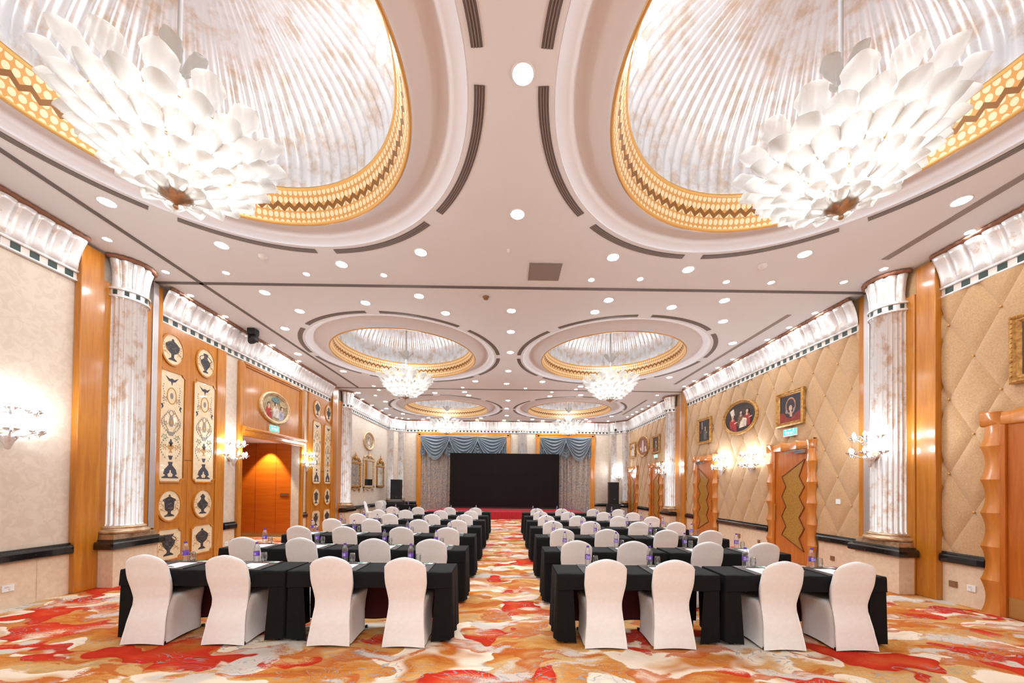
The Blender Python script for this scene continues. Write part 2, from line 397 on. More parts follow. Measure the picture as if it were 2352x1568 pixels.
# ------------------------------------------------------------------ room dimensions
XL, XR, XR1, YB, CZ, Y0 = -6.55, 6.68, 6.78, 21.0, 5.35, -4.0
DOMES = [(sx*2.9, y) for y in (3.2, 10.45, 17.6) for sx in (-1, 1)]
HOLE = 2.50
def struct(o): o['kind'] = 'structure'; return o

# floor
f = MB().box(XL-4, XR1+.3, Y0, YB+.3, -.1, 0).build('floor', M['carpet'], fixn=True); struct(f)
# ceiling with six round openings
c = MB()
xs = [XL-.3, 0.0, XR1+.3]; ys = [Y0, 6.8, 14.03, YB+.3]
for j in range(3):
    for i in range(2):
        cx, cyy = DOMES[j*2+i]
        x0, x1, y0, y1 = xs[i], xs[i+1], ys[j], ys[j+1]
        angs = [2*pi*k/96 for k in range(96)] + [atan2(yy-cyy, xx-cx) % (2*pi) for xx in (x0, x1) for yy in (y0, y1)]
        angs = sorted(set(angs)); n = len(angs); inn = []; out = []
        for a in angs:
            dx, dy = cos(a), sin(a)
            t = min(((x1-cx)/dx if dx > 1e-9 else 1e9), ((x0-cx)/dx if dx < -1e-9 else 1e9), ((y1-cyy)/dy if dy > 1e-9 else 1e9), ((y0-cyy)/dy if dy < -1e-9 else 1e9))
            inn.append((cx+HOLE*dx, cyy+HOLE*dy, CZ)); out.append((cx+t*dx, cyy+t*dy, CZ))
        c.add(inn+out, [(k, (k+1) % n, (k+1) % n+n, k+n) for k in range(n)])
c = struct(c.build('ceiling', M['ceiling']))
sl = MB().box(XL-4, XR1+.3, Y0, YB+.3, 7.4, 7.5).build('ceiling', M['black']); struct(sl)

def dome(cx, cyy, label, near):
    t = thing('ceiling_dome', label, 'ceiling dome', (cx, cyy, CZ), 0, 'coffered domes in the ceiling', 'thing')
    r = MB(); r.smooth = True
    r.lathe([(2.50, -.002), (2.50, .035), (2.38, .035), (2.34, .05), (2.31, .085), (2.27, .10), (2.22, .10), (2.00, -.02), (1.975, -.035), (1.965, -.05)], 96)
    r.build('stepped_ring', M['ring_white'], t)
    g = MB(); g.smooth = True
    g.lathe([(1.965, -.045), (1.955, -.065), (1.935, -.065), (1.925, -.035)], 96); g.cur = 1
    g.lathe([(1.925, -.035), (1.905, .03), (1.885, .10), (1.865, .17), (1.84, .24), (1.81, .31)], 96); g.cur = 0
    g.lathe([(1.81, .31), (1.79, .325), (1.79, .35), (1.82, .355), (1.83, .33)], 96)
    g.build('gilt_band', [M['gilt'], M['gold_lattice']], t, fixn=False)
    v = MB(); v.smooth = True
    prof = [(1.90, .34), (1.90, .60)] + [(1.90*cos(k*pi/2/12), .60+1.05*sin(k*pi/2/12)) for k in range(1, 12)] + [(.05, 1.65)]
    v.lathe(prof, 480, mod=lambda r_, z, a: r_*(1-.022*abs(sin(40*a))**.7))
    v.build('fluted_vault', M['dome'], t)
    cl = MB().lathe([(1.835, .345), (1.88, .345)], 96); cl.build('cove_light', emit_mat('cove_glow', (1, .97, .95), 14) if 'cove' not in M else M['cove'], t, fixn=False)
    for k in range(8):
        a0 = radians(k*45+3.2-90); a1 = radians(k*45+45-3.2-90)
        s = MB(); s.cur = 0
        s.lathe([(2.56, -.001), (2.56, -.006), (2.66, -.006), (2.66, -.001)], 20, a0=a0, a1=a1)
        s.cur = 1
        for q in (2.585, 2.61, 2.635): s.lathe([(q-.004, -.006), (q-.004, -.011), (q+.004, -.011), (q+.004, -.006)], 20, a0=a0, a1=a1)
        s.build('air_slot', [M['slot'], M['slot_fin']], t)
    return t
M['cove'] = emit_mat('cove_glow', (.96, .97, 1), 6)
names = [('left', 'nearest the camera'), ('right', 'nearest the camera'), ('left', 'over the middle tables'), ('right', 'over the middle tables'), ('left', 'nearest the stage'), ('right', 'nearest the stage')]
for k, (cx, cyy) in enumerate(DOMES):
    dome(cx, cyy, 'fluted silver ceiling dome with gilt lattice rim, %s row, %s' % names[k], k < 2)

# partition tracks in the ceiling
for k, b in enumerate([(XL, XR1, 6.765, 6.835), (XL, XR, 13.995, 14.065), (-5.70, -5.63, Y0, 14.0)]):
    m = MB().box(b[0], b[1], b[2], b[3], CZ-.012, CZ+.001).build('trim_%d' % (k+1), M['slot']); struct(m)
for k, b in enumerate([(5.90, 6.02, 1.5, 5.8), (5.84, 5.94, 7.7, 13.0), (5.75, 5.85, 15.4, 18.6)]):
    m = MB(); m.box(b[0], b[1], b[2], b[3], CZ-.006, CZ+.001)
    struct(m.build('trim_%d' % (k+4), M['slot_fin']))

# ---------------------------------------------------------------- walls
def wallbox(name, x0, x1, y0, y1, z0, z1, mat): return struct(MB().box(x0, x1, y0, y1, z0, z1).build(name, mat))
w = MB()
w.box(XL-.25, XL, Y0, 9.07, 0, CZ); w.box(XL-.25, XL, 11.69, YB+.2, 0, CZ); w.box(XL-.25, XL, 9.07, 11.69, 2.9, CZ)
struct(w.build('wall_left', M['wallpaper']))
w = MB().box(XR, XR+.3, 5.8, YB+.2, 0, CZ); w.box(XR1, XR1+.2, Y0, 5.8, 0, CZ); struct(w.build('wall_right', M['quilt']))
w = MB().box(XL-.2, XR1+.2, YB, YB+.2, 0, CZ); struct(w.build('wall_back', M['wallpaper']))
w = MB().box(XL-.2, XR1+.2, Y0-.2, Y0, 0, CZ); struct(w.build('wall_front', M['wallpaper']))
# angled corners by the stage
CH = [((XL, 20.15), (-5.82, YB)), ((5.82, YB), (XR, 20.05))]
w = MB(); w.prismz([CH[0][0], (CH[0][1]), (XL-.1, YB+.1)], 0, CZ); w.prismz([CH[1][0], CH[1][1], (XR+.1, YB+.1)], 0, CZ)
struct(w.build('wall_corner', M['wallpaper']))

# padded wall covering
def quilt(y0, y1, z0, z1, x, name):
    q = MB(); q.smooth = True; n = 8
    cl = lambda v, a, b: max(a, min(b, v))
    P = lambda y, z: ((y-7.12)/.6+(z-1.38)/1.14, (y-7.12)/.6-(z-1.38)/1.14)
    ps = [P(a, b) for a in (y0, y1) for b in (z0, z1)]
    p0, p1 = int(math.floor(min(p[0] for p in ps))), int(math.ceil(max(p[0] for p in ps)))
    q0, q1 = int(math.floor(min(p[1] for p in ps))), int(math.ceil(max(p[1] for p in ps)))
    btn = []
    for i in range(p0, p1):
        for j in range(q0, q1):
            cyv = 7.12+.6*((i+.5)+(j+.5))/2; czv = 1.38+1.14*((i+.5)-(j+.5))/2
            if cyv < y0-.3 or cyv > y1+.3 or czv < z0-.57 or czv > z1+.57: continue
            def fn(u, v):
                p = i+u; r = j+v
                y = 7.12+.6*(p+r)/2; z = 1.38+1.14*(p-r)/2
                e = min(u, 1-u, v, 1-v)
                h = .006+.034*(1-math.exp(-e/.05))
                return (x-h, cl(y, y0, y1), cl(z, z0, z1))
            q.grid(fn, n, n)
            y = 7.12+.6*(i+j)/2; z = 1.38+1.14*(i-j)/2
            if y0+.05 < y < y1-.05 and z0+.05 < z < z1-.05: btn.append((y, z))
    keep = [k for k, f_ in enumerate(q.f) if max(q.v[i][1] for i in f_)-min(q.v[i][1] for i in f_) > 1e-5 and max(q.v[i][2] for i in f_)-min(q.v[i][2] for i in f_) > 1e-5]
    q.f = [q.f[k] for k in keep]; q.m = [q.m[k] for k in keep]; q.sm = [q.sm[k] for k in keep]
    q.cur = 1
    for y, z in btn: q.sphere((x-.02, y, z), .016, 8, 4)
    return struct(q.build(name, [M['quilt'], M['gilt']], fixn=False))
quilt(1.0, 5.70, .76, 4.72, XR1, 'wall_right')
quilt(6.94, 13.66, .76, 4.72, XR, 'wall_right')
quilt(15.20, 20.05, .76, 4.72, XR, 'wall_right')

# stone dado and black marble chair rail
def frame(side):
    if side == 'L': return lambda s, d, z: (XL+d, s, z)
    if side == 'R': return lambda s, d, z: (XR-d, s, z)
    if side == 'R1': return lambda s, d, z: (XR1-d, s, z)
    if side == 'B': return lambda s, d, z: (s, YB-d, z)
    a, b = (CH[0] if side == 'CL' else CH[1]); a = Vector((*a, 0)); b = Vector((*b, 0)); t = (b-a).normalized(); n = Vector((t.y, -t.x, 0))
    return lambda s, d, z: tuple(a+t*s+n*d+Vector((0, 0, z)))
RAIL = [(.02, .60), (.075, .605), (.09, .62), (.09, .70), (.075, .725), (.045, .735), (.04, .76), (0, .76)]
def sweep(mb, fr, prof, s0, s1, caps=True):
    n = len(prof); mb.add([fr(s0, d, z) for d, z in prof]+[fr(s1, d, z) for d, z in prof], [(i, i+1, i+1+n, i+n) for i in range(n-1)])
    if caps: mb.add([fr(s0, d, z) for d, z in prof]+[fr(s0, 0, prof[0][1])], [tuple(range(n+1))]); mb.add([fr(s1, d, z) for d, z in prof]+[fr(s1, 0, prof[0][1])], [tuple(range(n+1))])
tn = [7]
def dado(side, s0, s1, seams=()):
    fr = frame(side); m = MB(); edges = [s0]+[q for q in seams]+[s1]
    for a, b in zip(edges, edges[1:]):
        prof = [(0, 0), (.025, 0), (.025, .60), (0, .60)]; sweep(m, fr, prof, a+(.002 if a != s0 else 0), b-(.002 if b != s1 else 0))
    struct(m.build('trim_%d' % tn[0], M['stone'])); tn[0] += 1
    m = MB(); sweep(m, fr, RAIL, s0, s1); struct(m.build('trim_%d' % tn[0], M['marble'])); tn[0] += 1
dado('L', Y0, 5.58, (-2, -.5, 1, 2.5, 3.9, 5.2)); dado('L', 8.55, 8.93); dado('L', 11.78, 12.08); dado('L', 15.2, 20.12, (16.6, 18.2))
dado('R1', 3.0, 3.55); dado('R1', 5.16, 5.70); dado('R', 6.93, 7.86, ()); dado('R', 9.34, 11.6, (10.4,)); dado('R', 13.08, 13.66); dado('R', 17.18, 18.78, (18.0,)); dado('R', 15.2, 15.66)
dado('B', -5.8, -5.12); dado('B', .17, 1.6); dado('B', 4.97, 5.8); dado('CL', 0, 1.12); dado('CR', 0, 1.28)

# cornice
def cornice(side, s0, s1):
    fr = frame(side); m = MB(); Lr = abs(s1-s0); nmod = max(1, round(Lr/.2)); md = (s1-s0)/nmod
    m.cur = 0; m.smooth = True
    zz = [4.84, 4.87, 4.95, 5.05, 5.14, 5.22, 5.27, 5.285]
    def fn(u, v):
        k = int(round(v*(len(zz)-1))); z = zz[k]; t = (z-4.84)/.45; ph = (u*nmod) % 1.0
        lobe = max(0, sin(pi*ph))**.3
        if k == 0: lobe *= .2
        if k == len(zz)-1: lobe *= .6
        return fr(s0+(s1-s0)*u, .05+.13*t**2+.055*lobe*(.6+.6*t), z)
    m.grid(fn, nmod*8, len(zz)-1)
    m.smooth = False; m.cur = 0
    sweep(m, fr, [(0, 4.69), (.04, 4.69), (.045, 4.70), (.045, 4.715), (.03, 4.715)], s0, s1)
    sweep(m, fr, [(.03, 4.815), (.055, 4.815), (.06, 4.83), (.06, 4.845), (.03, 4.845)], s0, s1)
    m.cur = 1; sweep(m, fr, [(.03, 4.715), (.03, 4.815)], s0, s1, False)
    m.cur = 2
    for k in range(nmod):
        a = s0+(k+.5)*md; h = .05*(1 if md > 0 else -1)
        vs = [fr(a+q*h, d, z) for z in (4.722, 4.808) for d in (.028, .036) for q in (-1, 1)]
        m.add(vs, [(0, 2, 3, 1), (4, 5, 7, 6), (0, 1, 5, 4), (2, 6, 7, 3), (0, 4, 6, 2), (1, 3, 7, 5)])
    m.cur = 3; m.smooth = True
    def fr2(u, v):
        z = [5.285, 5.30, 5.325, 5.35][int(round(v*3))]; d = [.17, .225, .235, .20][int(round(v*3))]
        return fr(s0+(s1-s0)*u, d+.018*abs(sin(pi*u*nmod*2)), z)
    m.grid(fr2, nmod*8, 3)
    o = struct(m.build('trim_%d' % tn[0], [M['cornice_silver'], M['dentil_white'], M['dentil_green'], M['rust']])); tn[0] += 1
cornice('L', Y0, 5.58); cornice('L', 6.93, 13.62); cornice('L', 15.14, 20.1)
cornice('R1', Y0, 5.70); cornice('R', 6.95, 13.66); cornice('R', 15.2, 20.05)
cornice('B', -5.75, 5.75); cornice('CL', .02, 1.1); cornice('CR', .02, 1.26)

# wood panels flanking the columns, aluminium partition posts
def woodpanel(name, side, s0, s1, d, z1=5.30, mat='wood', z0=0):
    fr = frame(side); m = MB(); n = 6
    sg = 1 if s1 > s0 else -1
    prof = [(s0, 0), (s0, z1), (s1, z1), (s1, 0)]
    vs = [fr(s, 0, z) for s, z in ((s0, z0), (s1, z0), (s1, z1), (s0, z1))]+[fr(s, d, z) for s, z in ((s0, z0), (s1, z0), (s1, z1), (s0, z1))]
    m.add(vs, [(0, 1, 2, 3), (4, 5, 6, 7), (0, 1, 5, 4), (1, 2, 6, 5), (2, 3, 7, 6), (3, 0, 4, 7)])
    return struct(m.build(name, M[mat], bevel=.01))
wn_ = [60]
def wp(*a, **k):
    woodpanel('trim_%d' % wn_[0], *a, **k); wn_[0] += 1
wp('L', 5.58, 5.90, .10); wp('L', 5.90, 6.72, .08, z1=4.9); wp('L', 6.83, 6.93, .08)
wp('L', 6.72, 6.83, .095, mat='alu', z0=.84, z1=5.33)
wp('R1', 5.70, 5.98, .13); wp('R', 5.98, 6.72, .05, z1=4.9); wp('R', 6.83, 6.94, .05)
wp('R', 6.72, 6.83, .065, mat='alu', z0=.84, z1=5.33)
wp('L', 13.62, 13.97, .12, z1=5.33); wp('L', 13.97, 14.08, .10, mat='alu', z1=5.33); wp('L', 14.08, 15.14, .08, z1=4.9)
wp('R', 13.66, 13.97, .12, z1=5.33); wp('R', 13.97, 14.08, .10, mat='alu', z1=5.33); wp('R', 14.08, 15.2, .06, z1=4.9)

def column(loc, rz, label, dep=.26, hw=.37, rr=.265, yo=0.0, group='fluted columns along the walls'):
    t = thing('fluted_column', label, 'column', loc, rz, group, 'thing')
    m = MB().box(-hw, hw, -dep, .0, 0, .60); m.build('plinth', M['stone'], t, bevel=.006)
    def ring(o): return [(-hw-o, .0), (-hw-o, -dep-o), (hw+o, -dep-o), (hw+o, .0)]
    m = MB(); zs = [(.01, .60), (.055, .605), (.07, .62), (.07, .70), (.055, .725), (.02, .735), (.015, .76)]
    pl = [[(x, y, z) for x, y in ring(o)] for o, z in zs]
    for a, b in zip(pl, pl[1:]): m.add(a+b, [(0, 1, 5, 4), (1, 2, 6, 5), (2, 3, 7, 6)])
    m.add(pl[-1], [(0, 1, 2, 3)]); m.build('marble_band', M['marble'], t)
    m = MB(); m.box(-hw+.01, hw-.01, -dep+.01, 0, .76, .835); m.smooth = True
    m.lathe([(rr+.06, .835), (rr+.085, .85), (rr+.09, .88), (rr+.07, .90), (rr+.03, .905), (rr+.035, .925), (rr+.04, .945), (rr+.02, .96), (rr, .965)], 40, (0, yo, 0), a0=pi, a1=2*pi)
    m.build('moulded_base', M['gold_base'], t)
    m = MB(); m.smooth = True
    m.lathe([(rr, .965), (rr-.005, 1.0), (rr-.005, 2.5), (rr-.015, 4.66), (rr, 4.69)], 182, (0, yo, 0), a0=pi, a1=2*pi, mod=lambda r_, z, a: r_-(.022*abs(sin(13*a))**.6 if .97 < z < 4.68 else 0))
    m.build('fluted_shaft', M['silver'], t, fixn=False)
    m = MB(); m.smooth = False
    m.lathe([(rr-.01, 4.69), (rr+.02, 4.69), (rr+.02, 4.72), (rr, 4.72), (rr, 4.81), (rr+.025, 4.81), (rr+.025, 4.84), (rr, 4.84)], 40, (0, yo, 0), a0=pi, a1=2*pi)
    m.cur = 1
    for k in range(6):
        a = pi+pi*(k+.5)/6; m.lathe([(rr, 4.73), (rr+.008, 4.73), (rr+.008, 4.80), (rr, 4.80)], 3, (0, yo, 0), a0=a-.1, a1=a+.1)
    m.cur = 0; m.smooth = True
    m.lathe([(rr, 4.84), (rr+.005, 4.95), (rr+.015, 5.08), (rr+.035, 5.2), (rr+.055, 5.27), (rr+.055, 5.29)], 96, (0, yo, 0), a0=pi, a1=2*pi, mod=lambda r_, z, a: r_-.035*(1-abs(sin(6*a))**.5)*(0 if z < 4.85 else 1))
    m.cur = 2
    m.lathe([(rr+.05, 5.29), (rr+.085, 5.30), (rr+.095, 5.33), (rr+.06, 5.35)], 48, (0, yo, 0), a0=pi, a1=2*pi, mod=lambda r_, z, a: r_+.012*abs(sin(12*a)))
    m.build('capital', [M['silver'], M['dentil_green'], M['rust']], t)
    return t
column((XL+.08, 6.27, 0), pi/2, 'fluted silver half column nearest the camera on the left wall')
column((XR-.05, 6.36, 0), -pi/2, 'fluted silver half column nearest the camera on the right wall, behind a sconce', hw=.38)
column((XL+.08, 14.72, 0), pi/2, 'far fluted silver half column on the left wall, before the mirrors', rr=.275)
column((XR-.06, 14.80, 0), -pi/2, 'far fluted silver half column on the right wall, behind the sconce', rr=.275)
def chpos(i, s):
    a, b = [Vector((*p, 0)) for p in CH[i]]; t = (b-a).normalized(); return a+t*s, atan2(t.y, t.x)
for i, s, lb in ((0, .22, 'narrow fluted column in the back left corner, beside the mirror wall'), (0, .86, 'narrow fluted column in the back left corner, nearer the window'), (1, .26, 'narrow fluted column in the back right corner, nearer the window'), (1, 1.0, 'narrow fluted column in the back right corner, beside the far door')):
    p, a = chpos(i, s); column(tuple(p), a, lb, dep=.12, hw=.20, rr=.17, group='corner columns by the stage')
# pilaster between the two windows
p = column((.86, YB, 0), 0, 'flat fluted pilaster between the two curtained windows, behind the screen', dep=.12, hw=.30, rr=.26, group='pilaster between the windows')
# ---------------------------------------------------------------- wall-mounted pieces: local x right, y into the wall, z up
def ell(cx, cz, a, b, n=36): return [(cx+a*cos(2*pi*k/n), cz+b*sin(2*pi*k/n)) for k in range(n)]
def notched(cx, cz, a, b, r=.07, n=5, only=None):
    pts = []
    for (sx, sz, a0) in ((1, -1, 180), (1, 1, 270), (-1, 1, 0), (-1, -1, 90)):
        for k in range(n+1):
            t = radians(a0-90*k/n) if True else 0
            pts.append((cx+sx*a + r*cos(t), cz+sz*b + r*sin(t)))
    return pts
def outline_ring(mb, pts, y0, y1, w):
    cx = sum(p[0] for p in pts)/len(pts); cz = sum(p[1] for p in pts)/len(pts)
    n = len(pts); inn = []
    for x, z in pts:
        d = sqrt((x-cx)**2+(z-cz)**2); k = (d-w)/d; inn.append((cx+(x-cx)*k, cz+(z-cz)*k))
    vs = [(x, y1, z) for x, z in pts]+[(x, y0, z) for x, z in pts]+[(x, y0, z) for x, z in inn]+[(x, y1, z) for x, z in inn]
    mb.add(vs, [(a*n+i, a*n+(i+1) % n, (a+1)*n+(i+1) % n, (a+1)*n+i) for a in range(3) for i in range(n)])
def sil(mb, prof, cx, cz, s, y, d=.004):       # silhouette from a half profile
    pts = [(cx+r*s, cz+z*s) for r, z in prof]+[(cx-r*s, cz+z*s) for r, z in reversed(prof)]
    mb.prism(pts, y-d, y)
URN = {
 'lidded': [(.0, .0), (.34, .0), (.34, .06), (.12, .16), (.10, .30), (.30, .42), (.36, .95), (.46, 1.0), (.46, 1.08), (.20, 1.2), (.05, 1.28), (.07, 1.36), (0, 1.4)],
 'bottle': [(0, 0), (.32, 0), (.30, .06), (.10, .16), (.12, .28), (.42, .52), (.48, .68), (.30, .86), (.16, 1.0), (.14, 1.12), (.22, 1.2), (.12, 1.3), (0, 1.4)],
 'jug': [(0, 0), (.34, 0), (.32, .06), (.10, .2), (.12, .34), (.38, .62), (.44, .9), (.28, 1.02), (.2, 1.12), (.32, 1.26), (.36, 1.32), (0, 1.3)],
 'cup': [(0, 0), (.30, 0), (.28, .06), (.09, .18), (.10, .40), (.40, .60), (.50, .86), (.50, 1.0), (.30, 1.16), (.08, 1.28), (.08, 1.36), (0, 1.42)],
 'amphora': [(0, 0), (.24, 0), (.2, .08), (.08, .14), (.2, .34), (.42, .62), (.4, .82), (.2, .98), (.12, 1.12), (.2, 1.26), (.18, 1.36), (0, 1.38)],
}
def curl(mb, x, z, sx, s, y, turns=1.6, r=.003):
    pts = [(x+sx*s*(.25+.75*t)*sin(turns*2*pi*t*.7)*.6+sx*s*.3*t, y, z-s*1.6*t+.1*s*sin(9*t)) for t in [k/14 for k in range(15)]]
    mb.tube(pts, r, 4)
def painted_panel(kind, urn, cx, cz, a, b, parent, y):
    m = MB(); shape = ell(cx, cz, a, b) if kind == 'oval' else notched(cx, cz, a, b, .065)
    big = ell(cx, cz, a+.03, b+.03) if kind == 'oval' else notched(cx, cz, a+.025, b+.025, .065)
    m.cur = 0; outline_ring(m, big, y-.024, y+.002, .032)
    m.cur = 1; m.prism(shape, y-.008, y+.002)
    yy = y-.008; m.cur = 2
    if urn in URN:
        s = b*1.45/1.4 if kind == 'oval' else b*1.5/1.4
        sil(m, URN[urn], cx, cz-s*.7, s, yy)
        m.cur = 3
        for sx in (-1, 1):
            curl(m, cx+sx*s*.42, cz+s*.35, sx, s*.45, yy-.003)
            curl(m, cx+sx*s*.5, cz+s*.1, -sx, s*.3, yy-.003)
            for k in range(5): m.prism(ell(cx+sx*(s*.62+.01*sin(k*2.)), cz+s*(.3-.17*k), .008, .012, 6), yy-.003, yy)
            if urn in ('jug', 'amphora'):
                m.cur = 2; m.tube([(cx+sx*s*(.2+.32*sin(pi*t)), yy-.003, cz-s*.7+s*(1.22-.5*t)) for t in [q/8 for q in range(9)]], .006, 5); m.cur = 3
    else:   # tall arabesque
        z1 = cz+b
        m.cur = 4   # spread eagle
        m.prism([(cx-.14, z1-.10), (cx-.05, z1-.15), (cx, z1-.13), (cx+.05, z1-.15), (cx+.14, z1-.10), (cx+.07, z1-.19), (cx+.02, z1-.2), (cx, z1-.27), (cx-.02, z1-.2), (cx-.07, z1-.19)], yy-.003, yy)
        m.cur = 3; outline_ring(m, ell(cx, z1-.47, .105, .165, 24), yy-.004, yy, .02)
        m.cur = 5; m.prism(ell(cx, z1-.47, .035, .06, 10), yy-.003, yy)
        m.cur = 5
        for sx in (-1, 1):
            for k in range(9): m.prism(ell(cx+sx*(.17+.012*sin(k*1.3)), z1-.28-.045*k, .010, .014, 6), yy-.003, yy)
            for k in range(12):
                t = k/11; m.prism(ell(cx+sx*(.07+.13*sin(pi*t)), z1-.80-.38*t, .012, .018, 6), yy-.003, yy)
            m.tube([(cx+sx*(.05+.10*sin(pi*t)), yy-.003, z1-.74-.40*t) for t in [q/10 for q in range(11)]], .004, 4)
            m.cur = 4; m.prism([(cx+sx*.19, z1-.64), (cx+sx*.165, z1-.70), (cx+sx*.21, z1-.76), (cx+sx*.2, z1-.69), (cx+sx*.23, z1-.67)], yy-.003, yy)
            m.cur = 6
            for k in range(9):
                t = k/8; m.prism(ell(cx+sx*(.12+.09*sin(pi*t)), z1-1.30-.36*t, .010, .018, 6), yy-.003, yy)
            m.cur = 5
        outline_ring(m, ell(cx, z1-.80, .05, .06, 14), yy-.004, yy, .014)
        for sx in (-1, 1):   # scrolling foliage down both sides
            for j, (zc, rr_) in enumerate(((1.02, .05), (1.28, .055), (1.46, .045), (.55, .04))):
                m.cur = (5, 6, 3, 5)[j]
                m.tube([(cx+sx*(.13+rr_*(1-.7*q)*cos(2.4*pi*q)), yy-.003, z1-zc+rr_*(1-.7*q)*sin(2.4*pi*q)) for q in [w_/12 for w_ in range(13)]], .004, 4)
                for w_ in range(6):
                    a_ = w_*pi/3; m.prism(ell(cx+sx*(.13+rr_*1.15*cos(a_)), z1-zc+rr_*1.15*sin(a_), .011, .008, 5), yy-.003, yy)
        m.cur = 5
        m.prism([(cx-.03, z1-.86), (cx+.03, z1-.86), (cx+.055, z1-1.0), (cx+.03, z1-1.06), (cx-.03, z1-1.06), (cx-.055, z1-1.0)], yy-.003, yy)
        m.cur = 3; m.prism(ell(cx, z1-.98, .028, .04, 10), yy-.005, yy-.003)
        m.cur = 4; sil(m, URN['bottle'], cx, z1-1.44, .10, yy)
        m.cur = 5
        m.prism([(cx-.10, z1-1.12), (cx-.05, z1-1.16), (cx+.05, z1-1.16), (cx+.10, z1-1.12), (cx+.04, z1-1.24), (cx-.04, z1-1.24)], yy-.003, yy)
        m.cur = 3; sil(m, URN['cup'], cx, z1-1.56, .13, yy)
        m.cur = 4; m.prism([(cx-.05, z1-1.62), (cx+.05, z1-1.62), (cx+.02, z1-1.70), (cx-.02, z1-1.70)], yy-.003, yy)
        # tripod stand with paired beasts
        m.prism([(cx-.05, z1-1.74), (cx+.05, z1-1.74), (cx+.035, z1-1.80), (cx+.13, z1-1.90), (cx-.13, z1-1.90), (cx-.035, z1-1.80)], yy-.003, yy)
        for sx in (-1, 1):
            m.prism([(cx+sx*.015, z1-1.90), (cx+sx*.12, z1-1.90), (cx+sx*.145, z1-1.97), (cx+sx*.10, z1-2.0), (cx+sx*.155, z1-2.03), (cx+sx*.04, z1-2.03), (cx+sx*.06, z1-1.98), (cx+sx*.02, z1-1.95)], yy-.003, yy)
        m.prism([(cx-.17, z1-2.03), (cx+.17, z1-2.03), (cx+.18, z1-2.055), (cx-.18, z1-2.055)], yy-.003, yy)
    return m.build('painted_panel', [M['wood'], M['panel_cream'], M['urn'], M['ink_gold'], M['ink'], M['ink_soft'], M['ink_green']], parent)
def painted_door(idx, yc, fs, label):
    # fs: side of the extra frame strip
    m = MB(); d = -.05
    m.box(-.70, .70, d, 0, 2.13, 4.69)
    root = m.build('door_%d' % idx, M['wood'], bevel=.004); root.location = (XL, yc, 0); root.rotation_euler = (0, 0, pi/2)
    tag(root, label, 'door', 'painted double doors on the left wall', 'structure')
    for sx in (-1, 1):
        a, b = (-.70, -.004) if sx < 0 else (.004, .70)
        MB().box(a, b, d, 0, .01, 2.122).build('door_leaf', M['wood'], root, bevel=.004)
    a, b = (.70, .965) if fs > 0 else (-.95, -.70)
    fm = MB().box(a, a+.165 if fs > 0 else b, d-.02, 0, 0, 4.69) if fs > 0 else MB().box(-.95, -.70-.008, d-.02, 0, 0, 4.69)
    if fs > 0: fm = MB().box(.708, .965, d-.02, 0, 0, 4.69)
    fm.build('door_frame', M['wood'], root, bevel=.01)
    for sx, u1, u2, u3 in ((-1, 'cup', 'lidded', 'jug'), (1, 'amphora', 'bottle', 'cup')):
        cx = sx*.39
        painted_panel('oval', u1, cx, 4.24, .225, .285, root, d)
        painted_panel('tall', '', cx, 2.755, .262, 1.06, root, d)
        painted_panel('oval', u2, cx, 1.235, .235, .29, root, d)
        painted_panel('notch', u3, cx, .49, .265, .29, root, d)
    return root
painted_door(1, 7.555, 1, 'amber double door with painted urn panels, nearest the camera on the left wall')
painted_door(2, 13.03, -1, 'amber double door with painted urn panels, beyond the wide entrance on the left wall')

# ---------------------------------------------------------------- entrance portal
t = thing('entrance_portal', 'wide amber wood entrance surround with overdoor panel on left wall', 'doorway', (XL, 10.38, 0), pi/2)
for a, b in ((-1.43, -1.31), (1.31, 1.43)):
    MB().box(a, b, -.09, 0, 0, 4.66).build('jamb', M['wood'], t, bevel=.02)
m = MB(); m.box(-1.31, 1.31, -.03, 0, 3.0, 4.66); m.build('overdoor_panel', M['wood'], t)
m = MB()
for k, (o, d) in enumerate(((0, .085), (.045, .06))):
    a, b, z0, z1 = -1.31+o, 1.31-o, 3.06, 4.66-o
    w = .045
    m.box(a, a+w, -d, -.02, z0, z1); m.box(b-w, b, -d, -.02, z0, z1); m.box(a, b, -d, -.02, z1-w, z1)
m.build('panel_moulding', M['wood'], t, bevel=.006)
m = MB(); m.smooth = False
pr = [(-.05, 3.10), (-.12, 3.09), (-.20, 3.06), (-.22, 3.02), (-.16, 2.99), (-.17, 2.96), (-.10, 2.90), (-.09, 2.85), (.02, 2.85), (.02, 3.10)]
n = len(pr); m.add([(-1.36, y, z) for y, z in pr]+[(1.36, y, z) for y, z in pr], [(i, (i+1) % n, (i+1) % n+n, i+n) for i in range(n)]+[tuple(range(n)), tuple(range(2*n-1, n-1, -1))])
m.build('header_moulding', M['wood'], t, bevel=.006)
# vestibule
m = MB()
m.box(-10.5, XL-.25, 11.70, 11.85, 0, 2.95)
m.cur = 1
for x in (-7.28, -7.92, -8.9): m.box(x-.004, x+.004, 11.697, 11.701, .12, 2.95)
m.cur = 2; m.box(-10.5, XL-.25, 11.685, 11.70, 0, .12)
struct(m.build('wall_vestibule', [wood('vestibule_wood', sr(190, 88, 14), sr(204, 104, 24), .35, .4, 'x', (0, .5, 0)), M['wood_groove'], M['kick']]))
m = MB(); m.box(-10.5, XL-.25, 8.9, 9.06, 0, 2.95); m.box(-10.6, -10.5, 8.9, 11.9, 0, 2.95); struct(m.build('wall_vestibule', M['wood']))
struct(MB().box(-10.5, XL-.25, 9.0, 11.8, 2.95, 3.0).build('ceiling', M['ceiling']))
pl = MB().box(-.13, .13, -.012, 0, 1.27, 1.37); pl.cur = 1; pl.box(-.10, .10, -.02, -.01, 1.30, 1.345)
